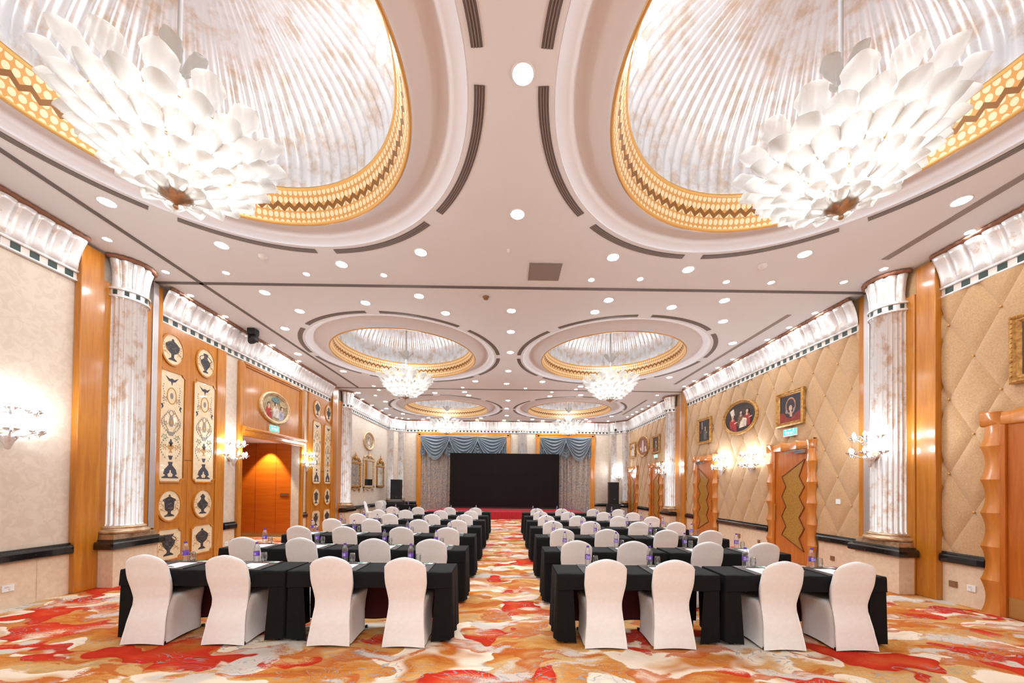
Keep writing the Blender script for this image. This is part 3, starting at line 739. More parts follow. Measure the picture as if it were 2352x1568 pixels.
o = pl.build('sign_plate', [M['brass'], M['bronze_plate']]); o.location = (-7.0, 11.697, 0); tag(o, 'small brass door pull plate on the vestibule wood', 'plate')
sp = bpy.data.lights.new('vestibule_spot', 'SPOT'); sp.energy = 170; sp.spot_size = radians(75); sp.spot_blend = .35; sp.color = (1, .86, .66); sp.shadow_soft_size = .04
so = bpy.data.objects.new('vestibule_spot', sp); so.location = (-7.42, 11.38, 2.90); so.rotation_euler = (radians(10), radians(4), 0); COL.objects.link(so)

# ---------------------------------------------------------------- padded-wall doors on the right
def wavy_door(idx, x, yc, flip, label, plain_leaf=False):
    m = MB(); m.smooth = True
    hw, fw, H = .72, .20, 2.776
    U = .4627
    def stile(sx):
        for k in range(6):
            z0 = k*U
            def fn(u, v):
                s = 2*v-1; d = .060+.03*s*s
                xo = hw-.035*(1-s*s); xi = hw-fw-.012*(1-s*s)
                zz = z0+U*v
                if k == 5: zz = z0+U*v
                return [(sx*xi, -.02, zz), (sx*xi, -d+.02, zz), (sx*(xi+.02), -d, zz), (sx*xo, -d, zz), (sx*xo, 0, zz)][int(round(u*4))]
            m.grid(fn, 4, 8)
    stile(-1); stile(1)
    for k in range(3):
        x0 = -.72+k*.48
        def fn(u, v):
            s = 2*v-1; d = .060+.03*s*s; xx = x0+.48*v
            zo = H+.03-.045*(1-s*s); zi = H-.19
            return [(xx, -.02, zi), (xx, -d+.02, zi), (xx, -d, zi+.02), (xx, -d, zo), (xx, 0, zo)][int(round(u*4))]
        m.grid(fn, 4, 8)
    root = m.build('door_%d' % idx, wood('wavy_frame_wood_%d' % idx, sr(186, 108, 34), sr(204, 128, 48), .4, .3), fixn=False)
    root.location = (x-.035, yc, 0); root.rotation_euler = (0, 0, -pi/2)
    tag(root, label, 'door', 'scalloped-frame doors on the right wall', 'structure')
    sx = -1 if flip else 1
    leaf = MB().box(-.525, .525, -.035, 0, .01, 2.59).build('door_leaf', M['wood_red'], root)
    MB().box(-.53*sx, -.47*sx, -.07, -.034, 0, 2.59).build('door_stop', M['wood_red'], root, bevel=.008)
    if plain_leaf:
        MB().box(-.46, .51, -.04, -.034, .03, .28).build('kick_plate', M['kick'], leaf)
        return root
    R_ = [(.43, 2.36), (.27, 1.98), (.42, 1.745), (.27, 1.51), (.42, 1.28), (.27, 1.045), (.42, .81), (.27, .575), (.41, .30)]
    Lf = [(-.25, .60), (-.12, .81), (-.25, 1.045), (-.12, 1.28), (-.25, 1.51), (-.12, 1.745), (-.25, 1.98)]
    pts = [(px*sx, pz) for px, pz in R_+Lf]
    n = len(pts)
    g = MB(); g.prism(pts, -.040, -.034); g.build('glass_panel', M['door_glass'], leaf)
    b = MB(); cx = .09*sx
    ring = pts
    for (a0, a1) in zip(ring, ring[1:]+ring[:1]):
        dx, dz = a1[0]-a0[0], a1[1]-a0[1]; l = sqrt(dx*dx+dz*dz); nx, nz = -dz/l*.010, dx/l*.010
        b.prism([(a0[0]+nx, a0[1]+nz), (a1[0]+nx, a1[1]+nz), (a1[0]-nx, a1[1]-nz), (a0[0]-nx, a0[1]-nz)], -.05, -.034)
    b.build('glass_bead', M['wood_groove'], leaf)
    h = MB(); h.tube([(-.43*sx, -.085, .93), (-.43*sx, -.085, 1.33)], .012, 8)
    for z in (.97, 1.29): h.tube([(-.43*sx, -.036, z), (-.43*sx, -.085, z)], .009, 6)
    h.build('door_handle', M['brass'], leaf)
    k = MB(); k.box(-.05*sx, .48*sx, -.13, -.10, 2.545, 2.575); k.box(.20*sx, .48*sx, -.10, -.034, 2.50, 2.575); k.build('door_closer', M['chrome'], root)
    return root
wavy_door(3, XR1, 4.45, False, 'plain wood door in a scalloped frame at the right edge of the picture', True)
wavy_door(4, XR, 8.60, False, 'scalloped-frame door with zigzag glass, nearest one showing its full zigzag')
wavy_door(5, XR, 12.33, True, 'scalloped-frame door with zigzag glass, just before the far right column')
wavy_door(6, XR, 16.42, False, 'scalloped-frame door with zigzag glass, just beyond the far right column')
wavy_door(7, XR, 19.40, True, 'scalloped-frame door with zigzag glass, furthest one beside the corner')

# ---------------------------------------------------------------- exit signs
def exit_sign(loc, rz, label, w=.40):
    t = thing('exit_sign', label, 'exit sign', loc, rz, 'green exit signs')
    h = w*.36
    MB().box(-w/2, w/2, -.035, 0, -.035, h).build('housing', M['exit_box'], t, bevel=.004)
    p = MB().box(-w/2+.012, w/2-.012, -.038, -.034, .0, h-.01); p.build('lit_panel', M['exit_green'], t)
    q = MB(); wall_text(q, '安全出口', w*.19, 0, -.039, h*.30); wall_text(q, 'EXIT', w*.09, 0, -.039, h*.80)
    q.prism([(-w*.40, h*.78), (-w*.34, h*.9), (-w*.34, h*.83), (-w*.24, h*.83), (-w*.24, h*.73), (-w*.34, h*.73), (-w*.34, h*.66)], -.04, -.038)
    q.prism(ell(w*.30, h*.88, w*.025, w*.025, 10), -.04, -.038)
    q.prism([(w*.25, h*.80), (w*.34, h*.82), (w*.33, h*.70), (w*.38, h*.60), (w*.35, h*.58), (w*.30, h*.68), (w*.24, h*.60), (w*.22, h*.63), (w*.28, h*.72)], -.04, -.038)
    q.build('lettering', M['exit_text'], t)
exit_sign((XL+.03, 10.33, 3.14), pi/2, 'green exit sign under the oval painting above the wide entrance', .42)
exit_sign((XR-.05, 8.60, 2.96), -pi/2, 'green exit sign under the painting with the haloed figure', .40)
exit_sign((XR-.05, 16.42, 3.04), -pi/2, 'small green exit sign beyond the far right column', .36)

# ---------------------------------------------------------------- pictures
PC = {}
def pc(r, g, b):
    k = (r, g, b)
    if k not in PC: PC[k] = mottled('paint_%d_%d_%d' % k, sr(int(r*.8), int(g*.8), int(b*.8)), sr(min(255, int(r*1.12)), min(255, int(g*1.12)), min(255, int(b*1.12))), 9, .55)
    return PC[k]
def picture(loc, rz, label, w, h, oval, bg, shapes, fr=.09, frame='frame_gold'):
    t = thing('framed_painting', label, 'painting', loc, rz, 'framed paintings on the walls')
    m = MB()
    if oval:
        m.smooth = True; n = 64
        prof = [(-.0, 0), (0, -.05), (.02, -.075), (.045, -.07), (.06, -.05), (.08, -.055), (fr, -.03), (fr, 0)]
        def fn(u, v):
            o, y = prof[int(round(v*(len(prof)-1)))]; a = 2*pi*u
            return ((w/2-o)*cos(a), y, (h/2-o)*sin(a))
        m.grid(fn, n, len(prof)-1, cu=True)
    else:
        prof = [(0, 0), (0, -.06), (.02, -.08), (.04, -.07), (.055, -.05), (.075, -.055), (fr, -.03), (fr, 0)]
        cs = [(-1, -1), (1, -1), (1, 1), (-1, 1)]
        def fn(u, v):
            o, y = prof[int(round(v*(len(prof)-1)))]; c_ = cs[int(round(u*4)) % 4]
            return (c_[0]*(w/2-o), y, c_[1]*(h/2-o))
        m.grid(fn, 4, len(prof)-1, cu=True)
        m.smooth = True
        for k in range(14):
            s = (k+.5)/14
            for (x, z) in ((-w/2+w*s, -h/2+.03), (-w/2+w*s, h/2-.03)): m.sphere((x, -.07, z), .014, 6, 4)
            for (x, z) in ((-w/2+.03, -h/2+h*s), (w/2-.03, -h/2+h*s)): m.sphere((x, -.07, z), .014, 6, 4)
    m.build('frame', M[frame], t, fixn=not oval)
    c_ = MB(); mats = [pc(*bg)]
    a, b = w/2-fr+.01, h/2-fr+.01
    c_.prism(ell(0, 0, a, b, 48) if oval else [(-a, -b), (a, -b), (a, b), (-a, b)], -.028, -.01)
    for k, (col, pts) in enumerate(shapes):
        mats.append(pc(*col)); c_.cur = len(mats)-1
        pp = []
        for x, z in pts:
            x, z = max(-.97, min(.97, x)), max(-.97, min(.97, z))
            if oval:
                q = sqrt(x*x+z*z)
                if q > .96: x, z = x/q*.96, z/q*.96
            pp.append((x*a, z*b))
        c_.prism(pp, -.030-.0008*k, -.027)
    c_.build('canvas', mats, t)
    return t
def fig(x, z, s=1., robe=(150, 40, 34), skin=(214, 178, 148), hair=(60, 40, 30)):
    return [(robe, [(x-.28*s, z-.9*s), (x+.28*s, z-.9*s), (x+.24*s, z-.2*s), (x+.12*s, z+.05*s), (x-.12*s, z+.05*s), (x-.24*s, z-.2*s)]),
            (hair, ell(x, z+.24*s, .13*s, .19*s, 14)), (skin, ell(x+.01, z+.2*s, .085*s, .14*s, 12)), (skin, [(x-.05*s, z+.08*s), (x+.05*s, z+.08*s), (x+.08*s, z-.1*s), (x-.08*s, z-.1*s)]), (skin, [(x+.1*s, z-.35*s), (x+.32*s, z-.28*s), (x+.34*s, z-.2*s), (x+.12*s, z-.26*s)])]
halo = [((180, 128, 92), ell(.05, .18, .48, .62, 26)), ((52, 46, 56), ell(.05, .18, .38, .52, 22)), ((200, 166, 140), ell(.05, .02, .15, .22, 14)), ((206, 172, 150), [(-.02, -.2), (.14, -.2), (.2, -.62), (.0, -.62)]), ((140, 46, 38), [(-.97, -.97), (-.97, -.2), (-.6, -.25), (-.3, -.6), (.1, -.75), (.5, -.45), (.97, -.25), (.97, -.97)]), ((150, 140, 128), ell(-.32, -.2, .12, .14, 10)), ((150, 140, 128), ell(.38, -.12, .09, .12, 10))]
pal = [((60, 44, 34), [(-.97, .1), (.97, .3), (.97, .97), (-.97, .97)])]+fig(-.45, -.05, 1.0, (164, 34, 36))+fig(.1, .12, .8, (120, 84, 56))+fig(.5, .1, .9, (158, 40, 38))+[((222, 206, 186), [(.0, -.75), (.45, -.7), (.5, -.2), (.3, -.1), (.1, -.3)]), ((230, 214, 200), [(-.62, .55), (-.38, .7), (-.3, .25), (-.5, .2)])]
wht = [((170, 150, 120), [(-.97, -.5), (.97, -.4), (.97, -.97), (-.97, -.97)])]+fig(-.5, -.05, .9, (186, 40, 36))+fig(.05, .1, .9, (216, 208, 200))+fig(.5, -.1, .9, (176, 176, 196))+[((104, 136, 140), ell(.0, .62, .3, .2, 14)), ((206, 180, 130), ell(.6, .45, .3, .22, 14))]
brn = [((206, 196, 190), [(-.25, -.7), (.12, -.7), (.1, .3), (.0, .75), (-.15, .7), (-.2, .3)]), ((214, 204, 200), [(.25, -.75), (.7, -.6), (.55, -.1), (.35, 0)]), ((220, 190, 170), ell(-.45, -.25, .14, .2, 12)), ((150, 96, 60), [(-.8, -.8), (.6, -.85), (.5, -.7), (-.7, -.65)])]
picture((XR-.04, 12.37, 3.62), -pi/2, 'small square painting above the door before the far right column', .84, .86, False, (48, 42, 44), fig(.15, .05, 1.0, (96, 84, 78))+[((170, 60, 44), [(-.8, -.1), (-.55, .1), (-.6, -.25)]), ((150, 130, 110), [(-.5, .9), (-.35, .9), (-.3, .2), (-.5, .2)])])
picture((XR-.04, 10.50, 3.72), -pi/2, 'large oval painting of robed figures between two square ones', 1.56, 1.0, True, (44, 34, 30), pal, .10, 'frame_gold')
picture((XR-.04, 8.61, 3.58), -pi/2, 'gilt square painting of a haloed figure above the exit sign', .83, .82, False, (50, 46, 56), halo, .10)
picture((XR-.04, 16.42, 3.63), -pi/2, 'square painting above the first door beyond the far right column', .84, .80, False, (64, 48, 42), fig(0, .0, 1.1, (120, 110, 96), hair=(200, 180, 170))+[((160, 44, 34), [(-.9, -.9), (-.3, -.9), (-.4, -.5), (-.8, -.4)])])
picture((XR-.04, 17.98, 3.70), -pi/2, 'oval painting of pale figures on brown, far end of right wall', 1.52, 1.0, True, (146, 88, 70), brn, .09)
picture((XR-.04, 19.45, 3.66), -pi/2, 'square painting with a white figure above the furthest right door', .84, .80, False, (206, 186, 166), fig(.15, 0, 1.1, (230, 222, 216))+[((80, 60, 50), [(-.9, .2), (-.6, .9), (-.5, .2), (-.7, .0)]), ((90, 70, 60), [(-.3, .3), (-.1, .9), (.0, .3)])])
picture((XR1-.045, 4.45, 3.56), -pi/2, 'gilt framed painting cut off by the right edge of the picture', .86, .90, False, (60, 50, 46), fig(0, 0, 1.0), .11)
picture((XL+.03, 10.35, 3.78), pi/2, 'oval painting of robed figures above the wide entrance', 1.30, .88, True, (176, 156, 118), wht, .085, 'frame_pale')
picture((XL, 17.44, 3.73), pi/2, 'pale oval painting above the middle mirror', 1.28, .86, True, (168, 146, 120), fig(0, .05, 1.1, (226, 216, 204))+[((186, 170, 150), [(-.9, -.9), (.9, -.9), (.8, -.55), (-.8, -.5)])], .10, 'frame_pale')

# ---------------------------------------------------------------- mirrors
def mirror(y, w, z0, z1, crest, label, mat, foot):
    t = thing('wall_mirror', label, 'mirror', (XL, y, 0), pi/2, 'ornate mirrors at the far left wall')
    fw = .10
    m = MB()
    m.box(-w/2, -w/2+fw, -.06, 0, z0, z1); m.box(w/2-fw, w/2, -.06, 0, z0, z1); m.box(-w/2, w/2, -.06, 0, z0, z0+fw); m.box(-w/2-.02, w/2+.02, -.08, 0, z1-fw, z1)
    m.build('frame', M[mat], t, bevel=.012)
    MB().box(-w/2+fw, w/2-fw, -.03, -.01, z0+fw, z1-fw).build('mirror_plate', M['mirror'], t)
    m = MB(); m.smooth = True; H = crest-z1
    if foot != 'plain':
        for k in range(int((z1-z0)/.09)):
            for sx in (-1, 1): m.sphere((sx*(w/2+.012), -.05, z0+.06+k*.09), .03, 6, 4)
    sp_ = lambda cx, cz, r, sx: [(cx+sx*r*(1-t_*.75)*cos(2.6*pi*t_), -.04, cz+r*(1-t_*.75)*sin(2.6*pi*t_)) for t_ in [q/14 for q in range(15)]]
    for sx in (-1, 1):
        m.tube(sp_(sx*w*.30, z1+H*.22, H*.20, sx), .022, 6); m.tube(sp_(sx*w*.12, z1+H*.42, H*.18, -sx), .020, 6)
        m.sphere((sx*w*.42, -.04, z1+H*.16), .055, 8, 6, 1.3); m.tube([(sx*w*.42, -.04, z1+H*.2), (sx*w*.42, -.04, z1+H*.42)], .02, 6, taper=lambda q: 1-q*.8)
    m.sphere((0, -.05, z1+H*.35), .085, 10, 6, 1.2); m.sphere((0, -.05, z1+H*.62), .05, 8, 6, 1.4)
    m.tube([(0, -.04, z1+H*.6), (0, -.04, crest)], .028, 6, taper=lambda q: 1-q*.85)
    m.tube([(x_*w*.45, -.04, z1+H*.5-H*.42*x_*x_) for x_ in [-1+q/6 for q in range(13)]], .018, 6)
    m.build('crest', M[mat], t)
    if foot != 'none' and foot != 'plain':
        m = MB(); m.smooth = True
        for sx in (-1, 1):
            m.tube(sp_(sx*w*.38, z0-.08, .075, sx), .02, 6); m.tube([(sx*w*.42, -.04, z0), (sx*w*.46, -.04, z0-.12), (sx*w*.40, -.04, z0-.22)], .024, 6, taper=lambda q: 1-q*.5)
        m.tube([(-w*.3, -.04, z0-.02), (0, -.04, z0-.13), (w*.3, -.04, z0-.02)], .02, 6); m.sphere((0, -.04, z0-.12), .04, 8, 5)
        m.build('apron', M[mat], t)
mirror(15.92, 1.12, 1.55, 2.66, 3.10, 'gilt mirror with urn crest, nearest of the three mirrors', 'frame_gold', 'scroll')
mirror(17.48, 1.30, 1.54, 2.88, 3.26, 'pale gilt mirror with beaded frame in the middle of the three', 'frame_pale', 'scroll')
mirror(19.08, 1.05, 1.56, 2.66, 3.26, 'narrow gilt mirror with pointed crest, furthest of the three', 'frame_gold', 'plain')

# ---------------------------------------------------------------- windows, curtains
def window(idx, x0, x1, nsw):
    m = MB(); fw = .25; zt = 4.66
    for a, b, z0, z1 in ((x0, x0+fw, 0, zt), (x1-fw, x1, 0, zt), (x0, x1, zt-fw+.02, zt)):
        m.box(a, b, YB-.12, YB, z0, z1)
    for a, b in ((x0+.03, x0+.08), (x1-.08, x1-.03), (x0+fw-.06, x0+fw-.02), (x1-fw+.02, x1-fw+.06)): m.box(a, b, YB-.15, YB-.11, 0, zt-.03)
    for z in (zt-.08, zt-fw+.04): m.box(x0+.03, x1-.03, YB-.15, YB-.11, z, z+.05)
    o = struct(m.build('window_%d' % idx, M['wood_far'], bevel=.01))
    tag(o, 'amber window frame around the %s curtains' % ('left' if idx == 1 else 'right'), 'window')
    a, b = x0+fw, x1-fw
    # drapes
    spans = [(a, a+(b-a)*.5), (a+(b-a)*.5, b)]
    for k, (u0, u1) in enumerate(spans):
        m = MB(); m.smooth = True; n = int((u1-u0)*40); ph = random.random()*6
        def fn(u, v):
            x = u0+(u1-u0)*u; z = .03+(4.32-.03)*v
            g = .042*sin(x*21+ph+1.3*sin(x*4))+.010*sin(x*47+ph)+.01*sin(v*3+x*9)*(1-v)
            return (x+.03*sin(v*2.2+x*4)*(1-v), YB-.075+g, z)
        m.grid(fn, n, 14); m.build('curtain', M['curtain'], fixn=False)
        o = bpy.context.scene.collection.objects[-1]
        tag(o, 'patterned grey drape, %s half of the %s window' % (('left', 'right')[k], ('left', 'right')[idx-1]), 'curtain', 'brocade drapes')
        md = o.modifiers.new('t', 'SOLIDIFY'); md.thickness = .012
    t = thing('pelmet', 'blue grey swagged pelmet over the %s window' % ('left' if idx == 1 else 'right'), 'pelmet', (0, 0, 0), 0, 'swagged pelmets')
    sw = (b-a)/nsw
    for k in range(nsw):
        c0 = a+k*sw; m = MB(); m.smooth = True
        def fn(u, v, top=4.42, dep=1.12, c0=c0):
            s = sin(pi*u); x = c0-.02+(sw+.04)*u
            z = top-v*(.10+dep*s**.95)+.02*sin(8*u)
            y = YB-.27-.10*s*v-.035*sin(v*6.5*2*pi)*s**.6
            return (x, y, z)
        m.grid(fn, 36, 60); m.build('swag', M['pelmet'], t, fixn=False)
        m = MB(); m.smooth = True
        def fr_(u, v):
            p_ = fn(u, 1.0); return (p_[0], p_[1]-.01+.004*sin(u*300), p_[2]+.03-.10*v)
        m.grid(fr_, 60, 2); m.build('fringe', M['fringe'], t, fixn=False)
    for k in range(nsw+1):
        c0 = a+k*sw; m = MB(); m.smooth = True; hw_ = .30 if 0 < k < nsw else .16
        cc = c0 if 0 < k < nsw else (a+.10 if k == 0 else b-.10)
        def fn(u, v):
            x = cc+hw_*(2*u-1)*(.25+.75*v); z = 4.42-v*(1.18-.25*abs(2*u-1)); return (x, YB-.20-.02*sin(v*7*2*pi)*(1-abs(2*u-1))-.02*sin(u*16), z)
        m.grid(fn, 16, 40); m.build('tail', M['pelmet'], t, fixn=False)
    MB().box(a, b, YB-.27, YB-.17, 4.40, 4.46).build('pelmet_rail', M['pelmet'], t)
window(1, -5.10, .17, 3); window(2, 1.61, 4.96, 2)

# ---------------------------------------------------------------- stage, screen, speakers
t = thing('stage', 'low stage with red carpet and pleated crimson skirt before the screen', 'stage', (-.2, 18.95, 0))
MB().box(-4.15, 4.15, .02, 1.78, .02, .35).build('platform', M['black'], t)
m = MB(); m.box(-4.17, 4.17, .0, 1.80, .35, .375); m.build('red_carpet', M['stage_top'], t)
MB().box(-3.3, 3.4, .85, 1.78, .375, .475).build('screen_riser', M['stage_top'], t)
m = MB(); m.smooth = True
def fn(u, v):
    x = -4.17+8.34*u; return (x, -.03-.018*sin(x*52)-(.012*(1-v)*sin(x*23)), .005+.355*v)
m.grid(fn, 800, 3); m.build('pleated_skirt', M['stage_skirt'], t, fixn=False)
MB().box(-4.35, -4.17, .0, 1.3, .0, .37).build('step_edge', M['orange_red'], t)
t = thing('led_screen', 'large blank black display wall standing on the stage', 'screen', (-.135, 19.9, .375))
m = MB().box(-2.93, 2.93, -.05, .03, .185, 3.06); m.cur = 1
for k in range(1, 12): m.box(-2.93+5.86*k/12-.001, -2.93+5.86*k/12+.001, -.0505, -.05, .185, 3.06)
for k in range(1, 6): m.box(-2.93, 2.93, -.0505, -.05, .185+.48*k-.001, .185+.48*k+.001)
m.build('display_panel', [M['screen'], M['black']], t)
m = MB().box(-2.93, 2.93, -.04, .03, .10, .185)
for x in (-2.5, -.8, .8, 2.5): m.box(x-.03, x+.03, .03, .5, .10, .15); m.box(x-.03, x+.03, .03, .07, .10, 3.0)
m.build('support_frame', M['black_metal'], t)
def speaker(loc, rz, label, sub):
    t = thing('loudspeaker', label, 'loudspeaker', loc, rz, 'black loudspeakers by the stage')
    MB().box(-.26, .26, -.20, .24, 0, 1.16).build('cabinet', M['black'], t, bevel=.012)
    m = MB().box(-.235, .235, -.212, -.20, .03, 1.13); m.build('grille', plain('grille_cloth_%s' % label[:5], sr(34, 32, 34), .9), t)
    MB().lathe([(.0001, 0), (.014, 0), (.014, .004), (.0001, .004)], 12, (0, 0, 0)).xf(Matrix.Translation((.03, -.213, .26)) @ Matrix.Rotation(pi/2, 4, 'X')).build('badge', M['chrome'], t)
def subwoofer(loc, rz, label):
    t = thing('subwoofer', label, 'subwoofer', loc, rz, 'black bass cabinets under the loudspeakers')
    MB().box(-.34, .34, -.26, .30, 0, .80).build('cabinet', M['black'], t, bevel=.015)
    MB().box(-.31, .31, -.272, -.26, .04, .70).build('grille', M['black'], t)
    MB().box(-.34, .34, -.275, -.26, .755, .77).build('trim_strip', M['black_metal'], t)
subwoofer((5.72, 19.85, 0), -.12, 'black bass cabinet under the right loudspeaker'); speaker((5.72, 19.85, .80), -.12, 'tall black loudspeaker in the right corner under the wall sconce', 1)
subwoofer((-5.72, 19.2, 0), .1, 'black bass cabinet under the left loudspeaker'); speaker((-5.72, 19.2, .80), .1, 'tall black loudspeaker in the left corner beside the mirrors', 1)
# moving-head lamp high on the left wall, dome camera at the right corner
t = thing('moving_head_lamp', 'black moving-head stage lamp hung by the left cornice', 'stage lamp', (-6.08, 8.80, 5.20))
MB().box(-.09, .09, -.09, .09, .0, .14).build('base', M['black'], t, bevel=.01)
m = MB().box(-.10, -.075, -.04, .04, -.16, .02); m.box(.075, .10, -.04, .04, -.16, .02); m.box(-.09, .09, -.03, .03, -.02, .01); m.build('yoke', M['black'], t)
m = MB(); m.smooth = True; m.lathe([(.001, -.12), (.05, -.11), (.07, -.04), (.075, .08), (.06, .12), (.001, .12)], 16); m.xf(Matrix.Translation((0, 0, -.12)) @ Matrix.Rotation(radians(75), 4, 'Y') @ Matrix.Rotation(radians(20), 4, 'X')); m.build('lamp_head', M['black'], t)
t = thing('security_camera', 'small black camera on a white stem in the back right corner', 'camera', (5.95, 20.35, 4.80))
MB().box(-.05, .05, -.08, .06, 0, .10).build('body', M['black'], t, bevel=.01); MB().tube([(0, 0, .10), (0, 0, .55)], .018, 8).build('stem', M['white_plastic'], t)
m = MB(); m.lathe([(.001, 0), (.03, 0), (.03, .03), (.001, .03)], 12); m.xf(Matrix.Translation((0, -.08, .05)) @ Matrix.Rotation(pi/2, 4, 'X')); m.build('lens', M['black_metal'], t)

# ---------------------------------------------------------------- small plates
def plate(name, loc, rz, label, mat, w, h, cat, text=None):
    m = MB().box(-w/2, w/2, -.014, 0, -h/2, h/2); m.cur = 1
    if text == 'socket':
        for sx in (-.2, .2): m.box(sx*w-.004, sx*w+.004, -.016, -.013, -h*.18, h*.05)
        m.box(-.004, .004, -.016, -.013, h*.1, h*.25)
    elif text == 'lines':
        m.box(-w*.32, w*.05, -.0155, -.013, h*.18, h*.22); m.box(-w*.32, w*.2, -.0155, -.013, h*.02, h*.05); m.box(.0, w*.12, -.0155, -.013, -h*.3, -h*.22)
    else: m.box(-w*.38, w*.38, -.0155, -.013, -h*.38, h*.38) if text == 'inset' else None
    o = m.build(name, [M[mat], M['slot'] if text != 'inset' else M['bronze_plate']]); o.location = loc; o.rotation_euler = (0, 0, rz)
    return tag(o, label, cat)
plate('outlet_plate', (XL+.026, 4.90, .27), pi/2, 'white outlet plate low on the left wall at picture edge', 'white_plastic', .12, .085, 'socket', 'lines')
plate('outlet_plate', (XL+.026, 8.66, .27), pi/2, 'white socket under the first left sconce', 'white_plastic', .09, .09, 'socket', 'socket')
plate('outlet_plate', (XL+.026, 8.84, .30), pi/2, 'bronze socket cover under the first left sconce', 'bronze_plate', .085, .085, 'socket', 'inset')
plate('outlet_plate', (XR1-.026, 5.56, .285), -pi/2, 'bronze socket cover beside the white one near the right door', 'bronze_plate', .10, .09, 'socket', 'inset')
plate('outlet_plate', (XR1-.026, 5.34, .28), -pi/2, 'white network plate near the right scalloped door', 'white_plastic', .10, .09, 'socket', 'lines')
plate('outlet_plate', (XR-.026, 7.52, .29), -pi/2, 'bronze socket cover between the zigzag door and the right column', 'bronze_plate', .09, .09, 'socket', 'inset')
plate('outlet_plate', (XR-.026, 10.55, .34), -pi/2, 'bronze socket cover under the double sconces on the right wall', 'bronze_plate', .09, .12, 'socket', 'inset')
plate('outlet_plate', (XR-.026, 9.72, .30), -pi/2, 'bronze socket cover left of the nearest zigzag door', 'bronze_plate', .09, .09, 'socket', 'inset')
plate('wall_switch', (XR-.04, 7.37, 1.45), -pi/2, 'white square wall switch on the padded wall beside the column', 'white_plastic', .10, .10, 'switch')
for k in range(3): plate('outlet_plate', (5.18+.16*k, YB-.026, .42), 0, 'white round-looking socket right of the right window, %s of three' % ('left', 'middle', 'right')[k], 'white_plastic', .09, .09, 'socket', 'socket')
# ceiling hatch, detectors, sprinklers
m = MB().box(-.27, .27, -.25, .25, -.012, .002); m.cur = 1; m.box(-.25, .25, -.23, .23, -.016, -.011)
o = m.build('access_hatch', [M['slot_fin'], M['slot_fin']]); o.location = (.60, 6.28, CZ); tag(o, 'square grey access hatch in the ceiling near the front track', 'hatch')
for k, (x, y, mt, lb) in enumerate([(-3.98, 5.95, 'white_plastic', 'white smoke detector under the left near dome'), (4.15, 6.0, 'white_plastic', 'white smoke detector under the right near dome'), (-.45, 7.15, 'bronze_plate', 'brown ceiling detector in the middle of the hall'), (-.02, 5.7, 'white_plastic', 'tiny white sprinkler on the ceiling centre line')]):
    m = MB(); m.smooth = True; r_ = .065 if k < 3 else .025; m.lathe([(r_, 0), (r_, -.02), (r_*.7, -.045), (.001, -.05)], 20); o = m.build('smoke_detector' if k < 3 else 'sprinkler', M[mt]); o.location = (x, y, CZ); tag(o, lb, 'detector' if k < 3 else 'sprinkler')
